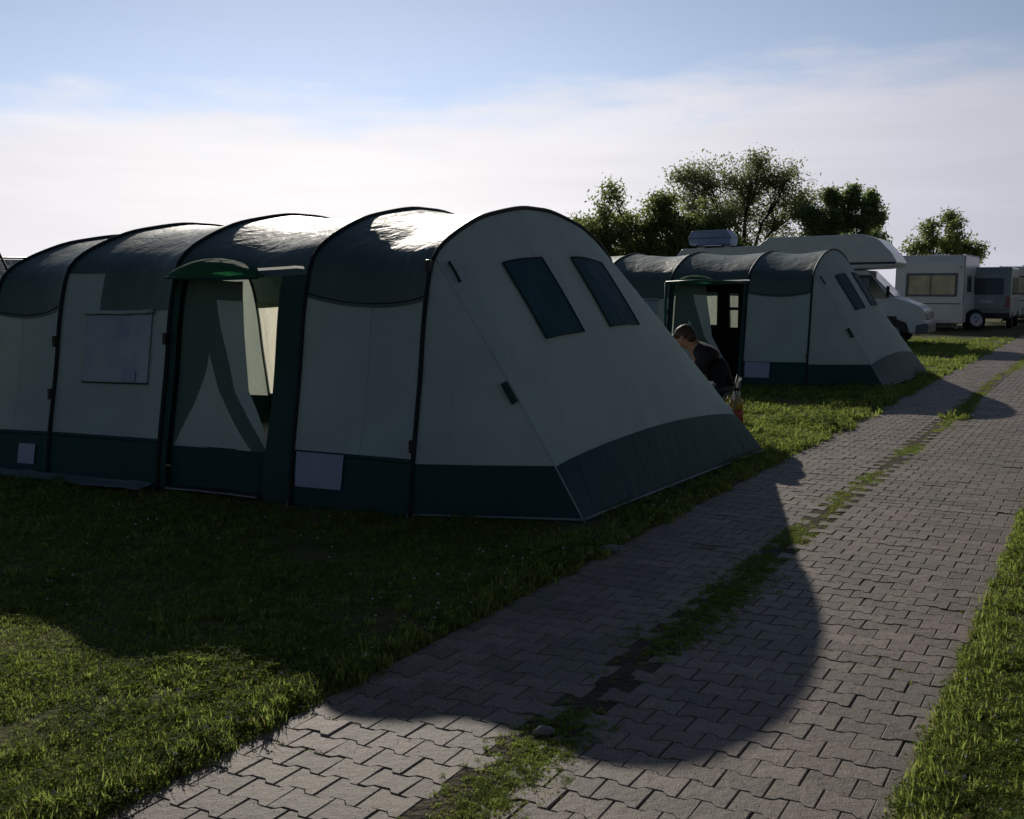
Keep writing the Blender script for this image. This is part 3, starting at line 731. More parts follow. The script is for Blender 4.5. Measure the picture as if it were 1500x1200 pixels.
# caravan: local x along the path (away), its end wall faces the camera
def place_dir(o, loc): o.location = loc; o.rotation_euler.z = -pa
def caravan(loc, label, w=2.32, Lg=5.0, hh=2.72, curtain=True):
    r = empty('caravan', loc, -pa, label=label, cat='caravan')
    # profile in (y, z) of the side, extruded across x
    def side(name, pr, x0, x1, m, par, bev=.05, **k):
        bm = bmesh.new(); a = [bm.verts.new((x0, y, z)) for y, z in pr]; b = [bm.verts.new((x1, y, z)) for y, z in pr]; n = len(a)
        bm.faces.new(a[::-1]); bm.faces.new(b)
        for i in range(n): bm.faces.new((a[i], a[(i + 1) % n], b[(i + 1) % n], b[i]))
        bmesh.ops.recalc_face_normals(bm, faces=bm.faces[:])
        if bev: bmesh.ops.bevel(bm, geom=bm.edges[:], offset=bev, segments=3, affect='EDGES', profile=.6)
        o = bm_obj(name, bm, m, par, True, **k); o.modifiers.new('wn', 'WEIGHTED_NORMAL'); return o
    side('body', [(0, .30), (-.02, 1.0), (.03, 1.35), (.16, 2.45), (.34, hh), (Lg - .3, hh), (Lg, 2.4), (Lg + .05, 1.2), (Lg, .30)], -w / 2, w / 2, M_WHITE2, r, .06)
    f = side('front_window', [(.012, 1.32), (.10, 2.0), (.14, 2.0), (.10, 1.32)], -w * .30, w * .37, M_CURT, r, .01)
    side('window_frame', [(-.008, 1.25), (.0, 1.32), (.05, 1.32), (.05, 1.25)], -w * .345, w * .41, M_GREYP, f, .008)
    side('window_frame', [(.088, 2.0), (.10, 2.08), (.16, 2.08), (.15, 2.0)], -w * .345, w * .41, M_GREYP, f, .008)
    for x0, x1 in ((-w * .345, -w * .30), (w * .37, w * .41)):
        side('window_frame', [(-.008, 1.25), (.10, 2.08), (.16, 2.08), (.06, 1.25)], x0, x1, M_GREYP, f, .008)
    box('window_mullion', (w * .02, .05, 1.66), (.04, .02, .7), M_GREYP, f, Matrix.Rotation(-.13, 3, 'X'))
    side('trim', [(-.035, .98), (-.035, 1.02), (0, 1.02), (0, .98)], -w * .47, w * .47, M_GREYP, r, .004)
    side('locker', [(-.03, .40), (-.035, .92), (0, .92), (0, .40)], -w * .36, w * .36, M_WHITE2, r, .01)
    side('chassis', [(.2, .2), (.2, .30), (Lg - .2, .3), (Lg - .2, .2)], -w * .3, w * .3, M_BLACK, r, .01)
    for sx in (-1, 1):
        bm = bmesh.new(); lathe(bm, [(.2, -.09), (.30, -.09), (.31, -.05), (.31, .05), (.30, .09), (.2, .09)], n=20)
        bmesh.ops.rotate(bm, verts=bm.verts, cent=(0, 0, 0), matrix=Matrix.Rotation(R(90), 3, 'Y')); bmesh.ops.translate(bm, verts=bm.verts, vec=(sx * (w / 2 - .1), Lg * .55, .31)); bm_obj('wheel', bm, M_RUBBER, r, True)
        side('side_window', [(Lg * .2, 1.4), (Lg * .2, 2.0), (Lg * .45, 2.0), (Lg * .45, 1.4)], sx * w / 2 - .01, sx * w / 2 + .02, M_GLASS, r, .006)
        side('side_window', [(Lg * .65, 1.4), (Lg * .65, 2.0), (Lg * .9, 2.0), (Lg * .9, 1.4)], sx * w / 2 - .01, sx * w / 2 + .02, M_GLASS, r, .006)
        side('marker_lamp', [(-.03, 2.25), (-.0, 2.32), (.2, 2.32), (.14, 2.25)], sx * w * .44 - .03, sx * w * .44 + .03, M_LAMP, r, .004)
        tube('corner_steady', [(sx * w * .38, .3, .3), (sx * w * .42, .25, 0)], .03, M_STEEL, r)
        tube('awning_rail', [(sx * w / 2, .05, 1.0), (sx * w / 2, .2, hh - .15), (sx * w / 2, .5, hh + .01), (sx * w / 2, Lg - .4, hh + .01)], .015, M_STEEL, r)
    side('drawbar', [(-1.0, .36), (-1.0, .44), (.1, .40), (.1, .32)], -.05, .05, M_STEEL, r, .005)
    tube('jockey_wheel', [(0, -.8, .7), (0, -.8, .12)], .03, M_STEEL, r)
    side('roof_vent', [(Lg * .45, hh), (Lg * .45, hh + .08), (Lg * .6, hh + .08), (Lg * .6, hh)], -.3, .3, M_WHITE, r, .02)
    return r
caravan((14.88, 40.2, 0), 'pale caravan with curtained end window next to the motorhome')
caravan((22.55, 49.5, 0), 'pale caravan cut off by the right edge of the photo beyond the grey green van', 2.2, 5.0, 2.5)

# dark van, rear towards the camera
van = empty('parked_van', (17.95, 42.6, 0), -pa, label='grey green van seen from behind with large black rear window, right of the pale caravan', cat='van')
def vside(name, pr, x0, x1, m, par, bev=.04):
    bm = bmesh.new(); a = [bm.verts.new((x0, y, z)) for y, z in pr]; b = [bm.verts.new((x1, y, z)) for y, z in pr]; n = len(a)
    bm.faces.new(a[::-1]); bm.faces.new(b)
    for i in range(n): bm.faces.new((a[i], a[(i + 1) % n], b[(i + 1) % n], b[i]))
    bmesh.ops.recalc_face_normals(bm, faces=bm.faces[:])
    if bev: bmesh.ops.bevel(bm, geom=bm.edges[:], offset=bev, segments=3, affect='EDGES', profile=.6)
    o = bm_obj(name, bm, m, par, True); o.modifiers.new('wn', 'WEIGHTED_NORMAL'); return o
vside('body', [(0, .42), (-.03, 1.0), (.02, 1.25), (.12, 2.15), (.26, 2.34), (3.4, 2.34), (3.9, 2.1), (4.5, 1.25), (4.7, .9), (4.7, .42)], -.86, .86, M_DBODY, van, .07)
tg = vside('tailgate', [(-.045, .75), (-.05, 1.0), (-.01, 1.25), (.09, 2.08), (.12, 2.08), (.05, 1.2), (.0, .75)], -.68, .68, M_DBODY, van, .01)
vside('rear_window', [(-.02, 1.30), (.055, 1.92), (.09, 1.92), (.03, 1.30)], -.60, .60, M_GLASS, tg, .008)
vside('number_plate', [(-.065, .98), (-.06, 1.1), (-.03, 1.1), (-.035, .98)], -.26, .26, M_LAMP, tg, .004)
vside('bumper', [(-.12, .40), (-.12, .60), (.05, .62), (.05, .40)], -.86, .86, M_BLACK, van, .02)
for sx in (-1, 1):
    vside('tail_lamp', [(-.05, .85), (-.02, 1.22), (.05, 1.22), (.02, .85)], sx * .77 - .07, sx * .77 + .07, M_RED, van, .008)
    vside('side_window', [(.5, 1.3), (.6, 1.95), (3.3, 1.95), (3.8, 1.3)], sx * .86 - .012, sx * .86 + .012, M_GLASS, van, .005)
    for yy in (.9, 3.7):
        bm = bmesh.new(); lathe(bm, [(.2, -.09), (.31, -.09), (.32, -.05), (.32, .05), (.31, .09), (.2, .09)], n=20)
        bmesh.ops.rotate(bm, verts=bm.verts, cent=(0, 0, 0), matrix=Matrix.Rotation(R(90), 3, 'Y')); bmesh.ops.translate(bm, verts=bm.verts, vec=(sx * .78, yy, .32)); bm_obj('wheel', bm, M_RUBBER, van, True)
# pale rimmed wheel leaning at the van's near corner
sw = empty('leaning_wheel', (16.75, 40.6, 0), R(12), label='pale rimmed wheel standing between the caravan and the grey green van', cat='wheel')
bm = bmesh.new(); lathe(bm, [(.25, -.06), (.37, -.06), (.40, -.03), (.40, .03), (.37, .06), (.25, .06)], n=26)
bmesh.ops.rotate(bm, verts=bm.verts, cent=(0, 0, 0), matrix=Matrix.Rotation(R(78), 3, 'X')); bmesh.ops.translate(bm, verts=bm.verts, vec=(0, 0, .40)); bm_obj('tyre', bm, M_RUBBER, sw, True)
bm = bmesh.new(); lathe(bm, [(.255, .0), (.255, .075), (.19, .065), (.08, .065), (.06, .09), (.01, .09)], n=22)
bmesh.ops.rotate(bm, verts=bm.verts, cent=(0, 0, 0), matrix=Matrix.Rotation(R(78), 3, 'X')); bmesh.ops.translate(bm, verts=bm.verts, vec=(0, 0, .40)); bm_obj('rim', bm, M_RIM, sw, True)

# ------------------------------------------------------------------ LEFT EDGE: roof of a pale tent and its guy pole behind the big tent
lt = empty('frame_tent', (-11.8, 23.0, -.34), R(15), label='pale tent roof peeping over the left end of the big tent', cat='tent')
M_PALE = fabric('pale_awning_cloth', (.5, .5, .49), .6, .4, .25, (.6, .6, .55))
V = [(-2, -1.5, 0), (2, -1.5, 0), (2, 1.5, 0), (-2, 1.5, 0), (-2, -1.5, 1.85), (2, -1.5, 1.85), (2, 1.5, 1.85), (-2, 1.5, 1.85), (-2, 0, 2.5), (2, 0, 2.5)]
mesh_obj('wall', V[:8], [(0, 1, 5, 4), (1, 2, 6, 5), (2, 3, 7, 6), (3, 0, 4, 7)], M_PALE, lt)
mesh_obj('roof', [(-2.1, -1.65, 1.80), (2.1, -1.65, 1.80), (2.1, 0, 2.5), (-2.1, 0, 2.5), (2.1, 1.65, 1.80), (-2.1, 1.65, 1.80)], [(0, 1, 2, 3), (3, 2, 4, 5)], M_PALE, lt)
mesh_obj('gable', [(-2, -1.5, 1.83), (-2, 1.5, 1.83), (-2, 0, 2.46), (2, -1.5, 1.83), (2, 1.5, 1.83), (2, 0, 2.46)], [(0, 1, 2), (3, 5, 4)], M_PALE, lt)
for x in (-1.9, 0, 1.9): tube('eaves_stripe', [(x - .05, -1.66, 1.74), (x + .6, -1.66, 1.74)], .03, M_STRIPE, lt)
tube('ridge_pole', [(-2.15, 0, 2.53), (2.15, 0, 2.53)], .02, M_STEEL, lt)
aw = empty('awning_pole', (-8.65, 19.0, 0), label='thin dark slanting pole at the far left edge above the tent', cat='pole')
tube('shaft', [(1.0, 0, 0), (-.15, 0, 2.55)], .022, M_BLACK, aw); tube('tip', [(-.15, 0, 2.55), (-.18, 0, 2.62)], .01, M_STEEL, aw)

# ------------------------------------------------------------------ TENT 2 extras (hung inside or standing in its porch)
def T2(d, s, h): return Vector((4.60, 17.45, .008)) + (-t2.A) * d + t2.P * s + Vector((0, 0, h))
M_DARKC = mat('interior_shade', (.012, .014, .014), .8, .2)  # near-black colour standing in for the shade inside the tent
# near-black sheets stand in for the interior's shade, two light openings left free
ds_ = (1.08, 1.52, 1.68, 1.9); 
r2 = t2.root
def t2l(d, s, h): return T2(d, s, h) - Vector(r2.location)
def shade_sheet(d0, d1, h0, h1, s=.9):
    mesh_obj('interior_shade_sheet', [t2l(d0, s, h0), t2l(d1, s, h0), t2l(d1, s, h1), t2l(d0, s, h1), t2l(d0, s + .01, h0), t2l(d1, s + .01, h0), t2l(d1, s + .01, h1), t2l(d0, s + .01, h1)],
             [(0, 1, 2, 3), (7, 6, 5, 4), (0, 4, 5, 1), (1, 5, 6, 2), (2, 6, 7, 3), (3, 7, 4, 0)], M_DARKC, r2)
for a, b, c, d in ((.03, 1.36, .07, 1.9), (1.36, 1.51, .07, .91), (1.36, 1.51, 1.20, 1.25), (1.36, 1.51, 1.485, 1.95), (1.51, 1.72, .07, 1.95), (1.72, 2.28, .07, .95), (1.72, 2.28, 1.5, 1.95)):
    shade_sheet(a, b, c, d)
M_GREENP = mat('green_pole_paint', (.03, .12, .07), .4)
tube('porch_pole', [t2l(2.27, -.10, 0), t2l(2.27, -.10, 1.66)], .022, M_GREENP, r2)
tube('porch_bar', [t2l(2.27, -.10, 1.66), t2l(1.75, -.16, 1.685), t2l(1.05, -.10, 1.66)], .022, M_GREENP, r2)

# ------------------------------------------------------------------ PERSON crouching on a low camp chair
def skin(name, V, E, Rr, m, parent, lev=2, root=0):
    me = bpy.data.meshes.new(name); me.from_pydata(V, E, []); me.update()
    o = bpy.data.objects.new(name, me); COL.objects.link(o)
    md = o.modifiers.new('s', 'SKIN'); md.use_smooth_shade = True
    sv = me.skin_vertices[0].data
    for i, r_ in enumerate(Rr):
        sv[i].radius = r_ if isinstance(r_, tuple) else (r_, r_)
        sv[i].use_root = (i == root)
    sb = o.modifiers.new('b', 'SUBSURF'); sb.levels = lev; sb.render_levels = lev
    dg = bpy.context.evaluated_depsgraph_get(); me2 = bpy.data.meshes.new_from_object(o.evaluated_get(dg))
    bpy.data.objects.remove(o, do_unlink=True); bpy.data.meshes.remove(me)
    me2.name = name; me2.materials.clear(); me2.materials.append(m)
    me2.polygons.foreach_set('use_smooth', [True] * len(me2.polygons))
    o = bpy.data.objects.new(name, me2); COL.objects.link(o); o.parent = parent
    return o
M_SKIN = mat('skin', (.33, .17, .11), .55, .4)
M_HAIR = mat('brown_hair', (.045, .02, .01), .6, .4, bump=.004, bscale=60)
M_JACK = mat('black_jacket', (.010, .010, .012), .8, .3, bump=.004, bscale=18)
M_TROU = mat('dark_trousers', (.018, .02, .028), .85, .2, bump=.004, bscale=18)
M_SHOE = mat('shoe', (.05, .05, .05), .6)
M_MUG = mat('white_enamel', (.75, .75, .73), .25, .6)
ps = empty('person', (2.02, 11.62, .02), R(-8), label='person in a dark jacket hunched on a low camp chair, holding a pale mug', cat='person')
ps.scale = (1.14,) * 3
bV = [(.10, 0, .44), (.10, 0, .57), (.04, 0, .70), (-.04, 0, .79), (-.12, 0, .855), (-.17, 0, .885), (-.215, 0, .915), (-.25, 0, .955)]
bE = [(i, i + 1) for i in range(7)]; bR = [(.135, .12), (.13, .115), (.15, .12), (.12, .09), (.055, .055), (.065, .07), (.088, .098), (.07, .08)]
def limb(base, pts, rs):
    i0 = base
    for p, r_ in zip(pts, rs): bV.append(p); bR.append(r_); bE.append((i0, len(bV) - 1)); i0 = len(bV) - 1
for sy in (-1, 1):
    limb(3, [(-.02, sy * .17, .775), (-.10, sy * .235, .56), (-.23, sy * .16, .575), (-.315, sy * .085, .595)], [.062, .044, .036, .026])
    limb(0, [(.05, sy * .10, .43), (-.16, sy * .13, .47), (-.33, sy * .15, .475), (-.30, sy * .15, .26), (-.27, sy * .15, .08), (-.40, sy * .16, .035)], [.095, .082, .062, .058, .04, .034])
skin('body', bV, bE, bR, M_SKIN, ps)
jV = [(.11, 0, .46), (.115, 0, .58), (.05, 0, .71), (-.035, 0, .795), (-.10, 0, .845)]; jE = [(0, 1), (1, 2), (2, 3), (3, 4)]; jR = [(.15, .14), (.15, .135), (.17, .14), (.14, .11), (.075, .075)]
for sy in (-1, 1):
    i0 = 3
    for p, r_ in zip([(-.02, sy * .18, .78), (-.10, sy * .24, .56), (-.23, sy * .165, .577), (-.285, sy * .115, .588)], [.08, .062, .052, .045]):
        jV.append(p); jR.append(r_); jE.append((i0, len(jV) - 1)); i0 = len(jV) - 1
skin('jacket', jV, jE, jR, M_JACK, ps)
tV = [(.11, 0, .43)]; tE = []; tR = [(.15, .13)]
for sy in (-1, 1):
    i0 = 0
    for p, r_ in zip([(.05, sy * .10, .43), (-.16, sy * .13, .475), (-.335, sy * .15, .48), (-.30, sy * .15, .26), (-.272, sy * .15, .11)], [.11, .098, .078, .072, .06]):
        tV.append(p); tR.append(r_); tE.append((i0, len(tV) - 1)); i0 = len(tV) - 1
skin('trousers', tV, tE, tR, M_TROU, ps)
for sy in (-1, 1):
    skin('shoe', [(-.25, sy * .15, .05), (-.33, sy * .155, .02), (-.42, sy * .165, .035)], [(0, 1), (1, 2)], [(.045, .02), (.045, .042), (.036, .030)], M_SHOE, ps, 2)
    for k in range(4):       # four fingers and a thumb closing on the mug
        z = .625 - k * .018; L = (.95, 1.05, 1.0, .8)[k]
        skin('finger', [(-.315, sy * .08, z), (-.355 - .01 * L, sy * .062, z), (-.375, sy * .03 * (2 - L), z)], [(0, 1), (1, 2)], [.0095, .0085, .007], M_SKIN, ps, 1)
    skin('thumb', [(-.305, sy * .075, .615), (-.315, sy * .045, .64), (-.335, sy * .03, .652)], [(0, 1), (1, 2)], [.012, .0105, .009], M_SKIN, ps, 1)
# face and hair
def blob(name, c, s, m, par, rot=0):
    bm = bmesh.new(); bmesh.ops.create_uvsphere(bm, u_segments=16, v_segments=10, radius=1)
    bmesh.ops.transform(bm, matrix=Matrix.Translation(c) @ Matrix.Rotation(rot, 4, 'Y') @ Matrix.Diagonal((*s, 1)), verts=bm.verts)
    for v in bm.verts: v.co += Vector((1, 1, 1)) * .004 * noise.noise(v.co * 30)
    return bm_obj(name, bm, m, par, True)
blob('hair', (-.205, 0, .965), (.098, .088, .078), M_HAIR, ps, -.5)
blob('hair', (-.155, 0, .935), (.07, .078, .075), M_HAIR, ps, -.3)
blob('nose', (-.318, 0, .925), (.018, .011, .016), M_SKIN, ps)
for sy in (-1, 1):
    blob('eye', (-.300, sy * .032, .945), (.009, .011, .007), M_BLACK, ps); blob('ear', (-.225, sy * .09, .925), (.018, .010, .026), M_SKIN, ps)
blob('mouth', (-.302, 0, .893), (.008, .022, .005), mat('lip', (.2, .06, .05), .5), ps)
def world(o, p): return o.location.copy() + Matrix.Rotation(o.rotation_euler.z, 3, 'Z') @ (Vector(p) * 1.14)
mg = empty('mug', world(ps, (-.345, 0, .545)), label='pale mug held in both hands of the crouching person', cat='mug')
bm = bmesh.new(); lathe(bm, [(.026, 0), (.032, .005), (.034, .085), (.030, .087), (.028, .02), (.005, .015)], n=18); bm_obj('cup_body', bm, M_MUG, mg, True)
tube('handle', [(0, -.032, .07), (0, -.056, .06), (0, -.056, .03), (0, -.032, .02)], .005, M_MUG, mg, 6)
# camp chair
M_CANV = mat('black_canvas', (.012, .013, .016), .85, .2, bump=.003, bscale=30)
cc = empty('camp_chair', world(ps, (.08, 0, 0)), R(-8), label='low black folding camp chair under the crouching person', cat='camp chair')
cc.scale = (.92, 1.1, 1.1)
grid_obj('seat', lambda u, v: Vector((u, v, .30 - .03 * (1 - (v / .25) ** 2))), lin(-.22, .20, 8), lin(-.25, .25, 8), M_CANV, cc)
grid_obj('backrest', lambda u, v: Vector((.20 + .07 * u + .03 * (1 - (v / .25) ** 2), v, .36 + .22 * u)), lin(0, 1, 8), lin(-.25, .25, 8), M_CANV, cc)
for sy in (-1, 1):
    tube('leg', [(-.24, sy * .26, 0), (.20, sy * .26, .31), (.27, sy * .26, .59)], .012, M_STEEL, cc, 6)
    tube('leg', [(.24, sy * .27, 0), (-.22, sy * .27, .31)], .012, M_STEEL, cc, 6)
    tube('armrest', [(-.22, sy * .27, .31), (-.22, sy * .28, .47), (.25, sy * .28, .50)], .014, M_CANV, cc, 6)
# low camp table with a cup
st = empty('camp_table', (1.98, 11.12, .02), R(-20), label='small dark folding camp table in front of the hunched person', cat='table')
box('table_top', (0, 0, .56), (.42, .30, .02), M_CANV, st, bevel=.006)
for sy in (-1, 1):
    tube('leg', [(-.20, sy * .13, 0), (.18, sy * .13, .55)], .009, M_STEEL, st, 6); tube('leg', [(.20, sy * .12, 0), (-.18, sy * .12, .55)], .009, M_STEEL, st, 6)
cp = empty('cup', (1.97, 11.10, .592), label='small white cup standing on the dark camp table', cat='cup')
bm = bmesh.new(); lathe(bm, [(.024, 0), (.035, .07), (.032, .072), (.022, .01), (.004, .01)], n=16); bm_obj('cup_body', bm, M_MUG, cp, True)
tube('handle', [(.030, 0, .055), (.05, 0, .05), (.048, 0, .025), (.027, 0, .02)], .004, M_MUG, cp, 6)
# red and yellow canister at the tent corner
cn = empty('canister', (2.57, 12.75, .02), label='red and yellow canister with a pale cap on the grass at the big tent corner', cat='canister')
for n_, pr_, m_ in (('base', [(.075, 0), (.082, .02), (.082, .17), (.078, .18)], mat('red_plastic', (.45, .06, .03), .35)),
                    ('upper_body', [(.077, .181), (.077, .27), (.05, .32), (.03, .33)], mat('yellow_plastic', (.55, .33, .07), .35)),
                    ('cap', [(.034, .331), (.04, .34), (.04, .385), (.03, .395)], M_MUG)):
    bm = bmesh.new(); lathe(bm, pr_, n=20); bm_obj(n_, bm, m_, cn, True)
tube('carry_handle', [(-.07, 0, .25), (-.11, 0, .27), (-.10, 0, .32), (-.04, 0, .315)], .008, mat('red_plastic', (.45, .06, .03)), cn, 6)

# ------------------------------------------------------------------ loose stones
M_STONE = mat('pale_stone', (.30, .29, .27), .8, .3, (.2, .19, .18), 30, .004, 60)
def stone(loc, s, seed, label):
    bm = bmesh.new(); bmesh.ops.create_icosphere(bm, subdivisions=3, radius=1)
    for v in bm.verts:
        v.co *= 1 + .28 * noise.noise(v.co * 1.3 + Vector((seed, 0, 0))) + .08 * noise.noise(v.co * 4)
        v.co = Vector((v.co.x * s[0], v.co.y * s[1], v.co.z * s[2]))
    o = bm_obj('stone', bm, M_STONE, None, True, label=label, cat='stone'); o.location = loc; return o
stone((.60, 6.63, .03), (.075, .035, .022), 1, 'flat pale stone on the lawn edge beside the big tent shadow')
stone((.115, 3.86, .02), (.035, .025, .018), 2, 'pale rounded stone in the middle strip at the shadow rim')

# ------------------------------------------------------------------ GRASS
def grassmat(n, c, c2, t, tf=.5):
    m = mat(n, c, .75, .08, c2, 1.1, 0, trans=tf, tcol=t, rnd=.45, detail=6)
    tr = m.node_tree
    # tint follows the place, not the tuft
    tcn = next(x for x in tr.nodes if x.type == 'TEX_COORD'); no = next(x for x in tr.nodes if x.type == 'TEX_NOISE')
    g = tr.nodes.new('ShaderNodeNewGeometry'); tr.links.new(g.outputs['Position'], no.inputs['Vector'])
    return m
M_GRASS = grassmat('grass_blade', (.11, .15, .028), (.17, .15, .055), (.48, .61, .14))
M_DRY = grassmat('dry_blade', (.22, .17, .07), (.14, .12, .05), (.36, .3, .1))
M_CLOV = grassmat('clover_leaf', (.08, .13, .03), (.10, .14, .035), (.38, .5, .09))
M_FLOW = mat('clover_flower', (.6, .58, .55), .8)
M_MOSS = mat('moss', (.05, .065, .015), .95, .1, (.03, .045, .01), 20, .01, 60)
src = bpy.data.collections.new('tuft_sources')
def tuft(name, nb, hmin, hmax, spread, seed, mats, wid=.0035, clover=0, flower=0):
    r = random.Random(seed); V, Fc, MI = [], [], []
    for _ in range(nb):
        a = r.random() * 6.283; rad = spread * math.sqrt(r.random()); b = Vector((math.cos(a) * rad, math.sin(a) * rad, -.008))
        hgt = r.uniform(hmin, hmax); la = r.random() * 6.283; ln = r.uniform(.15, .85) * hgt; d = Vector((math.cos(la), math.sin(la), 0)); w = Vector((-d.y, d.x, 0)) * wid * r.uniform(.7, 1.3)
        p1 = b + d * ln * .35 + Vector((0, 0, hgt * .6)); p2 = b + d * ln + Vector((0, 0, hgt * r.uniform(.75, 1)))
        i = len(V); V += [b - w, b + w, p1 - w * .8, p1 + w * .8, p2]; Fc += [(i, i + 1, i + 3, i + 2), (i + 2, i + 3, i + 4)]; mi = 1 if r.random() < .10 else 0; MI += [mi, mi]
    for _ in range(clover):
        a = r.random() * 6.283; rad = spread * 1.1 * math.sqrt(r.random()); c = Vector((math.cos(a) * rad, math.sin(a) * rad, r.uniform(hmin * .7, hmax * .8)))
        tl = Vector((r.gauss(0, .3), r.gauss(0, .3), 1)).normalized(); u = tl.orthogonal().normalized(); w = tl.cross(u); q = r.uniform(.006, .012)
        for k in range(3):
            an = k * 2.094 + a; dd = u * math.cos(an) + w * math.sin(an); ee = tl.cross(dd)
            i = len(V); V += [c, c + dd * q * .8 + ee * q * .6 + tl * q * .1, c + dd * q * 1.25, c + dd * q * .8 - ee * q * .6 + tl * q * .1]; Fc.append((i, i + 1, i + 2, i + 3)); MI.append(2)
    for _ in range(flower):
        c = Vector((r.uniform(-spread, spread), r.uniform(-spread, spread), hmax * r.uniform(.8, 1.1))); q = r.uniform(.006, .009)
        i = len(V); V += [c + Vector(p) * q for p in ((1, 0, 0), (0, 1, 0), (-1, 0, 0), (0, -1, 0), (0, 0, .9), (0, 0, -.9))]
        for f in ((0, 1, 4), (1, 2, 4), (2, 3, 4), (3, 0, 4), (1, 0, 5), (2, 1, 5), (3, 2, 5), (0, 3, 5)): Fc.append(tuple(i + q_ for q_ in f)); MI.append(3)
    me = bpy.data.meshes.new(name); me.from_pydata([tuple(v) for v in V], [], Fc); me.update()
    for m_ in (M_GRASS, M_DRY, M_CLOV, M_FLOW): me.materials.append(m_)
    me.polygons.foreach_set('material_index', MI)
    o = bpy.data.objects.new(name, me); src.objects.link(o); return o
def tuftset(cn_, specs):
    c = bpy.data.collections.new(cn_)
    for i, sp in enumerate(specs):
        o = tuft('%s_%d' % (cn_, i), **sp); c.objects.link(o)
    return c
TS_SHORT = tuftset('short_tufts', [dict(nb=22, hmin=.018, hmax=.045, spread=.045, seed=i, mats=0, clover=(0, 1, 5, 0, 7, 1)[i]) for i in range(6)])
TS_LONG = tuftset('long_tufts', [dict(nb=26, hmin=.035, hmax=.10, spread=.04, seed=20 + i, mats=0, wid=.0032, clover=(0, 4, 0, 6)[i], flower=0) for i in range(4)])
TS_CLOV = tuftset('clover_tufts', [dict(nb=8, hmin=.02, hmax=.05, spread=.06, seed=40 + i, mats=0, clover=15, flower=(0, 0, 1, 0)[i]) for i in range(4)])
def scatter(name, P, scl, coll, label, cat):
    me = bpy.data.meshes.new(name); me.from_pydata([tuple(p) for p in P], [], []); me.update()
    n = len(P)
    at = me.attributes.new('rot', 'FLOAT_VECTOR', 'POINT'); rr = np.zeros((n, 3)); rr[:, 2] = rng.uniform(0, 6.283, n); rr[:, 0] = rng.normal(0, .12, n); rr[:, 1] = rng.normal(0, .12, n); at.data.foreach_set('vector', rr.ravel())
    at = me.attributes.new('scl', 'FLOAT', 'POINT'); at.data.foreach_set('value', np.asarray(scl, dtype=float))
    o = bpy.data.objects.new(name, me); COL.objects.link(o)
    ng = bpy.data.node_groups.new(name, 'GeometryNodeTree')
    ng.interface.new_socket('Geometry', in_out='INPUT', socket_type='NodeSocketGeometry'); ng.interface.new_socket('Geometry', in_out='OUTPUT', socket_type='NodeSocketGeometry')
    N = ng.nodes; gi = N.new('NodeGroupInput'); go = N.new('NodeGroupOutput')
    m2p = N.new('GeometryNodeMeshToPoints'); ip = N.new('GeometryNodeInstanceOnPoints'); ci = N.new('GeometryNodeCollectionInfo')
    ci.inputs['Collection'].default_value = coll; ci.inputs['Separate Children'].default_value = True; ci.inputs['Reset Children'].default_value = True
    ip.inputs['Pick Instance'].default_value = True
    a1 = N.new('GeometryNodeInputNamedAttribute'); a1.data_type = 'FLOAT_VECTOR'; a1.inputs['Name'].default_value = 'rot'
    a2 = N.new('GeometryNodeInputNamedAttribute'); a2.data_type = 'FLOAT'; a2.inputs['Name'].default_value = 'scl'
    L = ng.links; L.new(gi.outputs[0], m2p.inputs[0]); L.new(m2p.outputs[0], ip.inputs['Points']); L.new(ci.outputs[0], ip.inputs['Instance'])
    e2r = N.new('FunctionNodeEulerToRotation'); L.new(a1.outputs[0], e2r.inputs[0]); L.new(e2r.outputs[0], ip.inputs['Rotation']); L.new(a2.outputs[0], ip.inputs['Scale'])
    L.new(ip.outputs[0], go.inputs[0])
    md = o.modifiers.new('scatter', 'NODES'); md.node_group = ng
    return tag(o, label, cat, kind='stuff')
PPn = np.array(PP); PAn = np.array(PA)
def as_(x, y): return x * PAn[0] + y * PAn[1], x * PPn[0] + y * PPn[1]
def tent_mask(x, y, T):
    dx, dy = x - T.root.location.x, y - T.root.location.y
    d = -(dx * T.A.x + dy * T.A.y); s = dx * T.P.x + dy * T.P.y
    inside = (s > .03) & (s < 3.9) & (d > -1.12 - .0) & (d < 5.6)
    # slanting ends
    inside &= ~((d < 0) & (s < .35 * (-d) / 1.12 + .02))
    return inside
def vn(x, y, f, sd):
    return np.array([noise.noise(Vector((a * f, b * f, sd))) for a, b in zip(x, y)])
def sample(n, ymin, ymax, pw):
    """points in the wedge in front of the camera, denser near it"""
    u = rng.random(n); y = ymin * (ymax / ymin) ** (u ** pw) if pw != 1 else ymin + (ymax - ymin) * u
    x = (rng.random(n) * 2 - 1) * (y * .50 + .6)
    return x, y
# lawn on both sides
def lawn_pts(n, y0, y1):
    x = []; y = []
    yy = y0 * (y1 / y0) ** rng.random(n); xx = (rng.random(n) * 2 - 1) * (yy * .50 + .5)
    a, s = as_(xx, yy)
    k = ((a < AL + .01) | (a > AR - .01)) & ~tent_mask(xx, yy, t1) & ~tent_mask(xx, yy, t2)
    return xx[k], yy[k], a[k], s[k]
x, y, a, s = lawn_pts(72000, 2.7, 34)
bare = (vn(x, y, 1.15, 61) + .4 * vn(x, y, 3.3, 62) < -.26) & (rng.random(len(x)) < .72)
x, y, a, s = x[~bare], y[~bare], a[~bare], s[~bare]
z = np.full(len(x), .018); ed = np.minimum(np.abs(a - AL), np.abs(a - AR)); z[ed < .05] = .002
sc = (.75 + .5 * rng.random(len(x))) * np.clip(y / 5.5, 1, 2.6) * (.75 + .8 * vn(x, y, 1.2, 3))
scatter('grass', np.c_[x, y, z], sc, TS_SHORT, 'short trodden lawn grass on both sides of the paving', 'grass')
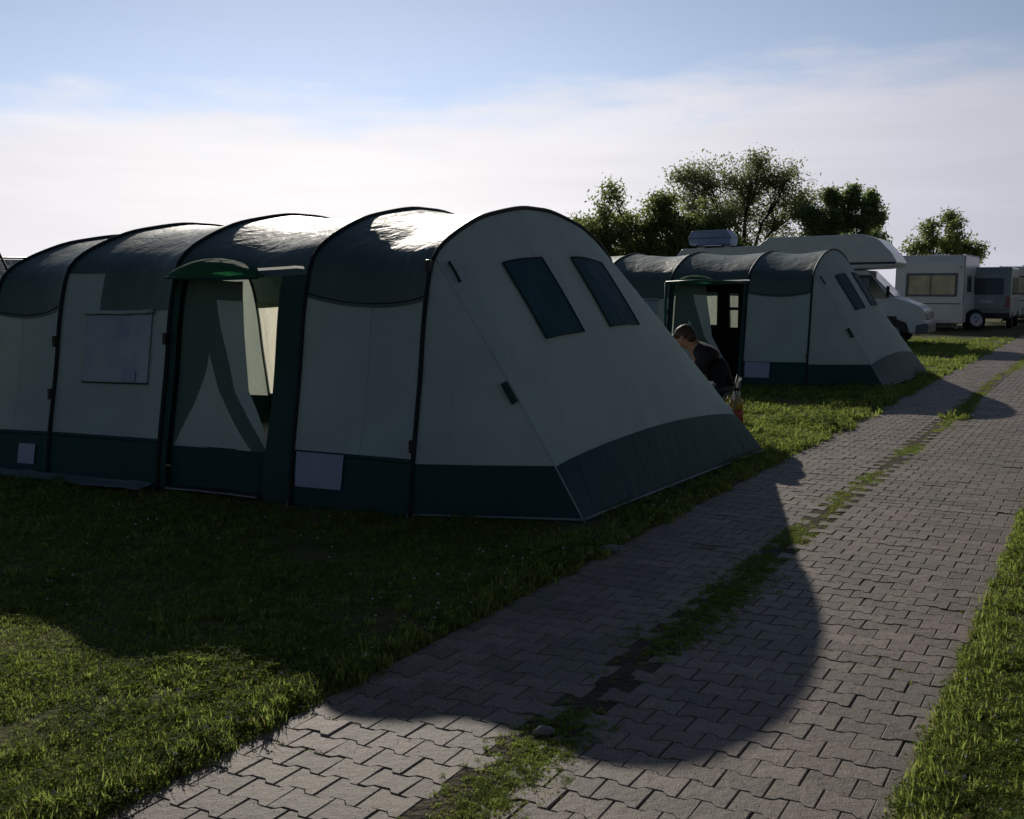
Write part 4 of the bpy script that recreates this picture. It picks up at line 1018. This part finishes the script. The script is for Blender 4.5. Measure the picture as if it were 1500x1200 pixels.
# longer tufts and clover along the edges and in patches
x, y, a, s = lawn_pts(26000, 2.7, 26)
ed = np.minimum(np.abs(a - AL), np.abs(a - AR)); v = vn(x, y, 1.6, 8)
k = (rng.random(len(x)) < np.exp(-(ed / .16) ** 2) * .85 + np.clip(v - .15, 0, 1) * .5)
sc = (.5 + .55 * rng.random(k.sum())) * np.clip(y[k] / 8, 1, 1.8)
scatter('long_grass', np.c_[x[k], y[k], np.where(ed[k] < .05, .0, .016)], sc, TS_LONG, 'longer grass tufts fringing the lawn edge', 'grass')
x, y, a, s = lawn_pts(16000, 2.7, 14)
ed = np.minimum(np.abs(a - AL), np.abs(a - AR)); v = vn(x, y, 2.3, 15)
k = (rng.random(len(x)) < np.exp(-(ed / .35) ** 2) * .35 + np.clip(v - .05, 0, 1) * .9)
scatter('clover', np.c_[x[k], y[k], np.where(ed[k] < .05, .0, .018)], .6 + .6 * rng.random(k.sum()), TS_CLOV, 'clover and small broad leaves growing in the lawn', 'clover')
# middle strip: patchy moss, grass and clover
n = 30000
s = 1.5 + 45 * rng.random(n) ** 1.9; c = -1.70 + .05 * np.sin(s * .55) 
a = c + rng.normal(0, .12, n)
x = PAn[0] * a + PPn[0] * s; y = PAn[1] * a + PPn[1] * s
v = vn(s, a, 1.1, 33) * 1.1 + vn(s, a * 2, 4.0, 35) * .5
bush = .75 * np.exp(-((s - 14.6) / .55) ** 2) + .35 * np.exp(-((s - 7.3) / .7) ** 2) + .25 * np.exp(-((s - 3.3) / .5) ** 2) + .44 * np.exp(-((s - 5.0) / 1.7) ** 4)
wd = .055 + .05 * np.clip(bush * 2, 0, 1) + .03 * v
k = rng.random(n) < np.clip(.30 + 1.3 * v + 1.1 * bush, .03, .95) * np.exp(-((a - c) / wd) ** 2 * .5)
sc = (.13 + .30 * rng.random(n) ** 1.5 + .10 * bush) * np.clip(y / 9, 1, 1.8)
scatter('strip_grass', np.c_[x, y, np.full(n, .003)][k], sc[k], TS_SHORT, 'patchy low grass in the strip between the two paved tracks', 'grass')
k2 = k & (rng.random(n) < .16)
scatter('strip_clover', np.c_[x, y, np.full(n, .003)][k2], sc[k2] * .9, TS_CLOV, 'small leafy weeds in the strip between the paved tracks', 'weeds')
k3 = (bush > .6) & (rng.random(n) < .05) & (np.abs(a - c) < .16)
scatter('strip_tufts', np.c_[x, y, np.full(n, .0)][k3], (.35 + .5 * rng.random(k3.sum())) * np.clip(y[k3] / 8, 1, 1.7), TS_LONG, 'taller tufts standing up in the strip between the tracks', 'grass')
# moss and tiny weeds in the joints
n = 9000; s = 1.5 + 16 * rng.random(n) ** 1.4; a = AL + .03 + 2.1 * rng.random(n); j = np.round((s - 1.2) / PH - .5) + .5; s = 1.2 + j * PH + rng.normal(0, .004, n)
v = vn(s * .9, a * .9, 1.3, 51); k = v + .75 * np.exp(-((a + 1.70) / .3) ** 2) > .30
x = PAn[0] * a + PPn[0] * s; y = PAn[1] * a + PPn[1] * s
scatter('joint_weeds', np.c_[x, y, np.full(n, -.004)][k], (.16 + .2 * rng.random(n))[k], TS_SHORT, 'tiny grass sprouting from the paving joints', 'grass')
# grit on the stones
n = 3500; s = 1.6 + 7 * rng.random(n) ** 1.3; a = AL + 2.15 * rng.random(n); x = PAn[0] * a + PPn[0] * s; y = PAn[1] * a + PPn[1] * s
bmc = bpy.data.collections.new('grit_bits')
for i in range(3):
    bm = bmesh.new(); bmesh.ops.create_icosphere(bm, subdivisions=1, radius=.003)
    for v_ in bm.verts: v_.co *= 1 + .5 * noise.noise(v_.co * 500 + Vector((i, 0, 0))); v_.co.z *= .6
    me = bpy.data.meshes.new('grit_bit'); bm.to_mesh(me); bm.free(); me.materials.append(M_STONE); o = bpy.data.objects.new('grit_bit_%d' % i, me); bmc.objects.link(o)
scatter('grit', np.c_[x, y, np.full(n, .006)], rng.uniform(.2, .8, n), bmc, 'fine grit strewn over the paving stones', 'grit')
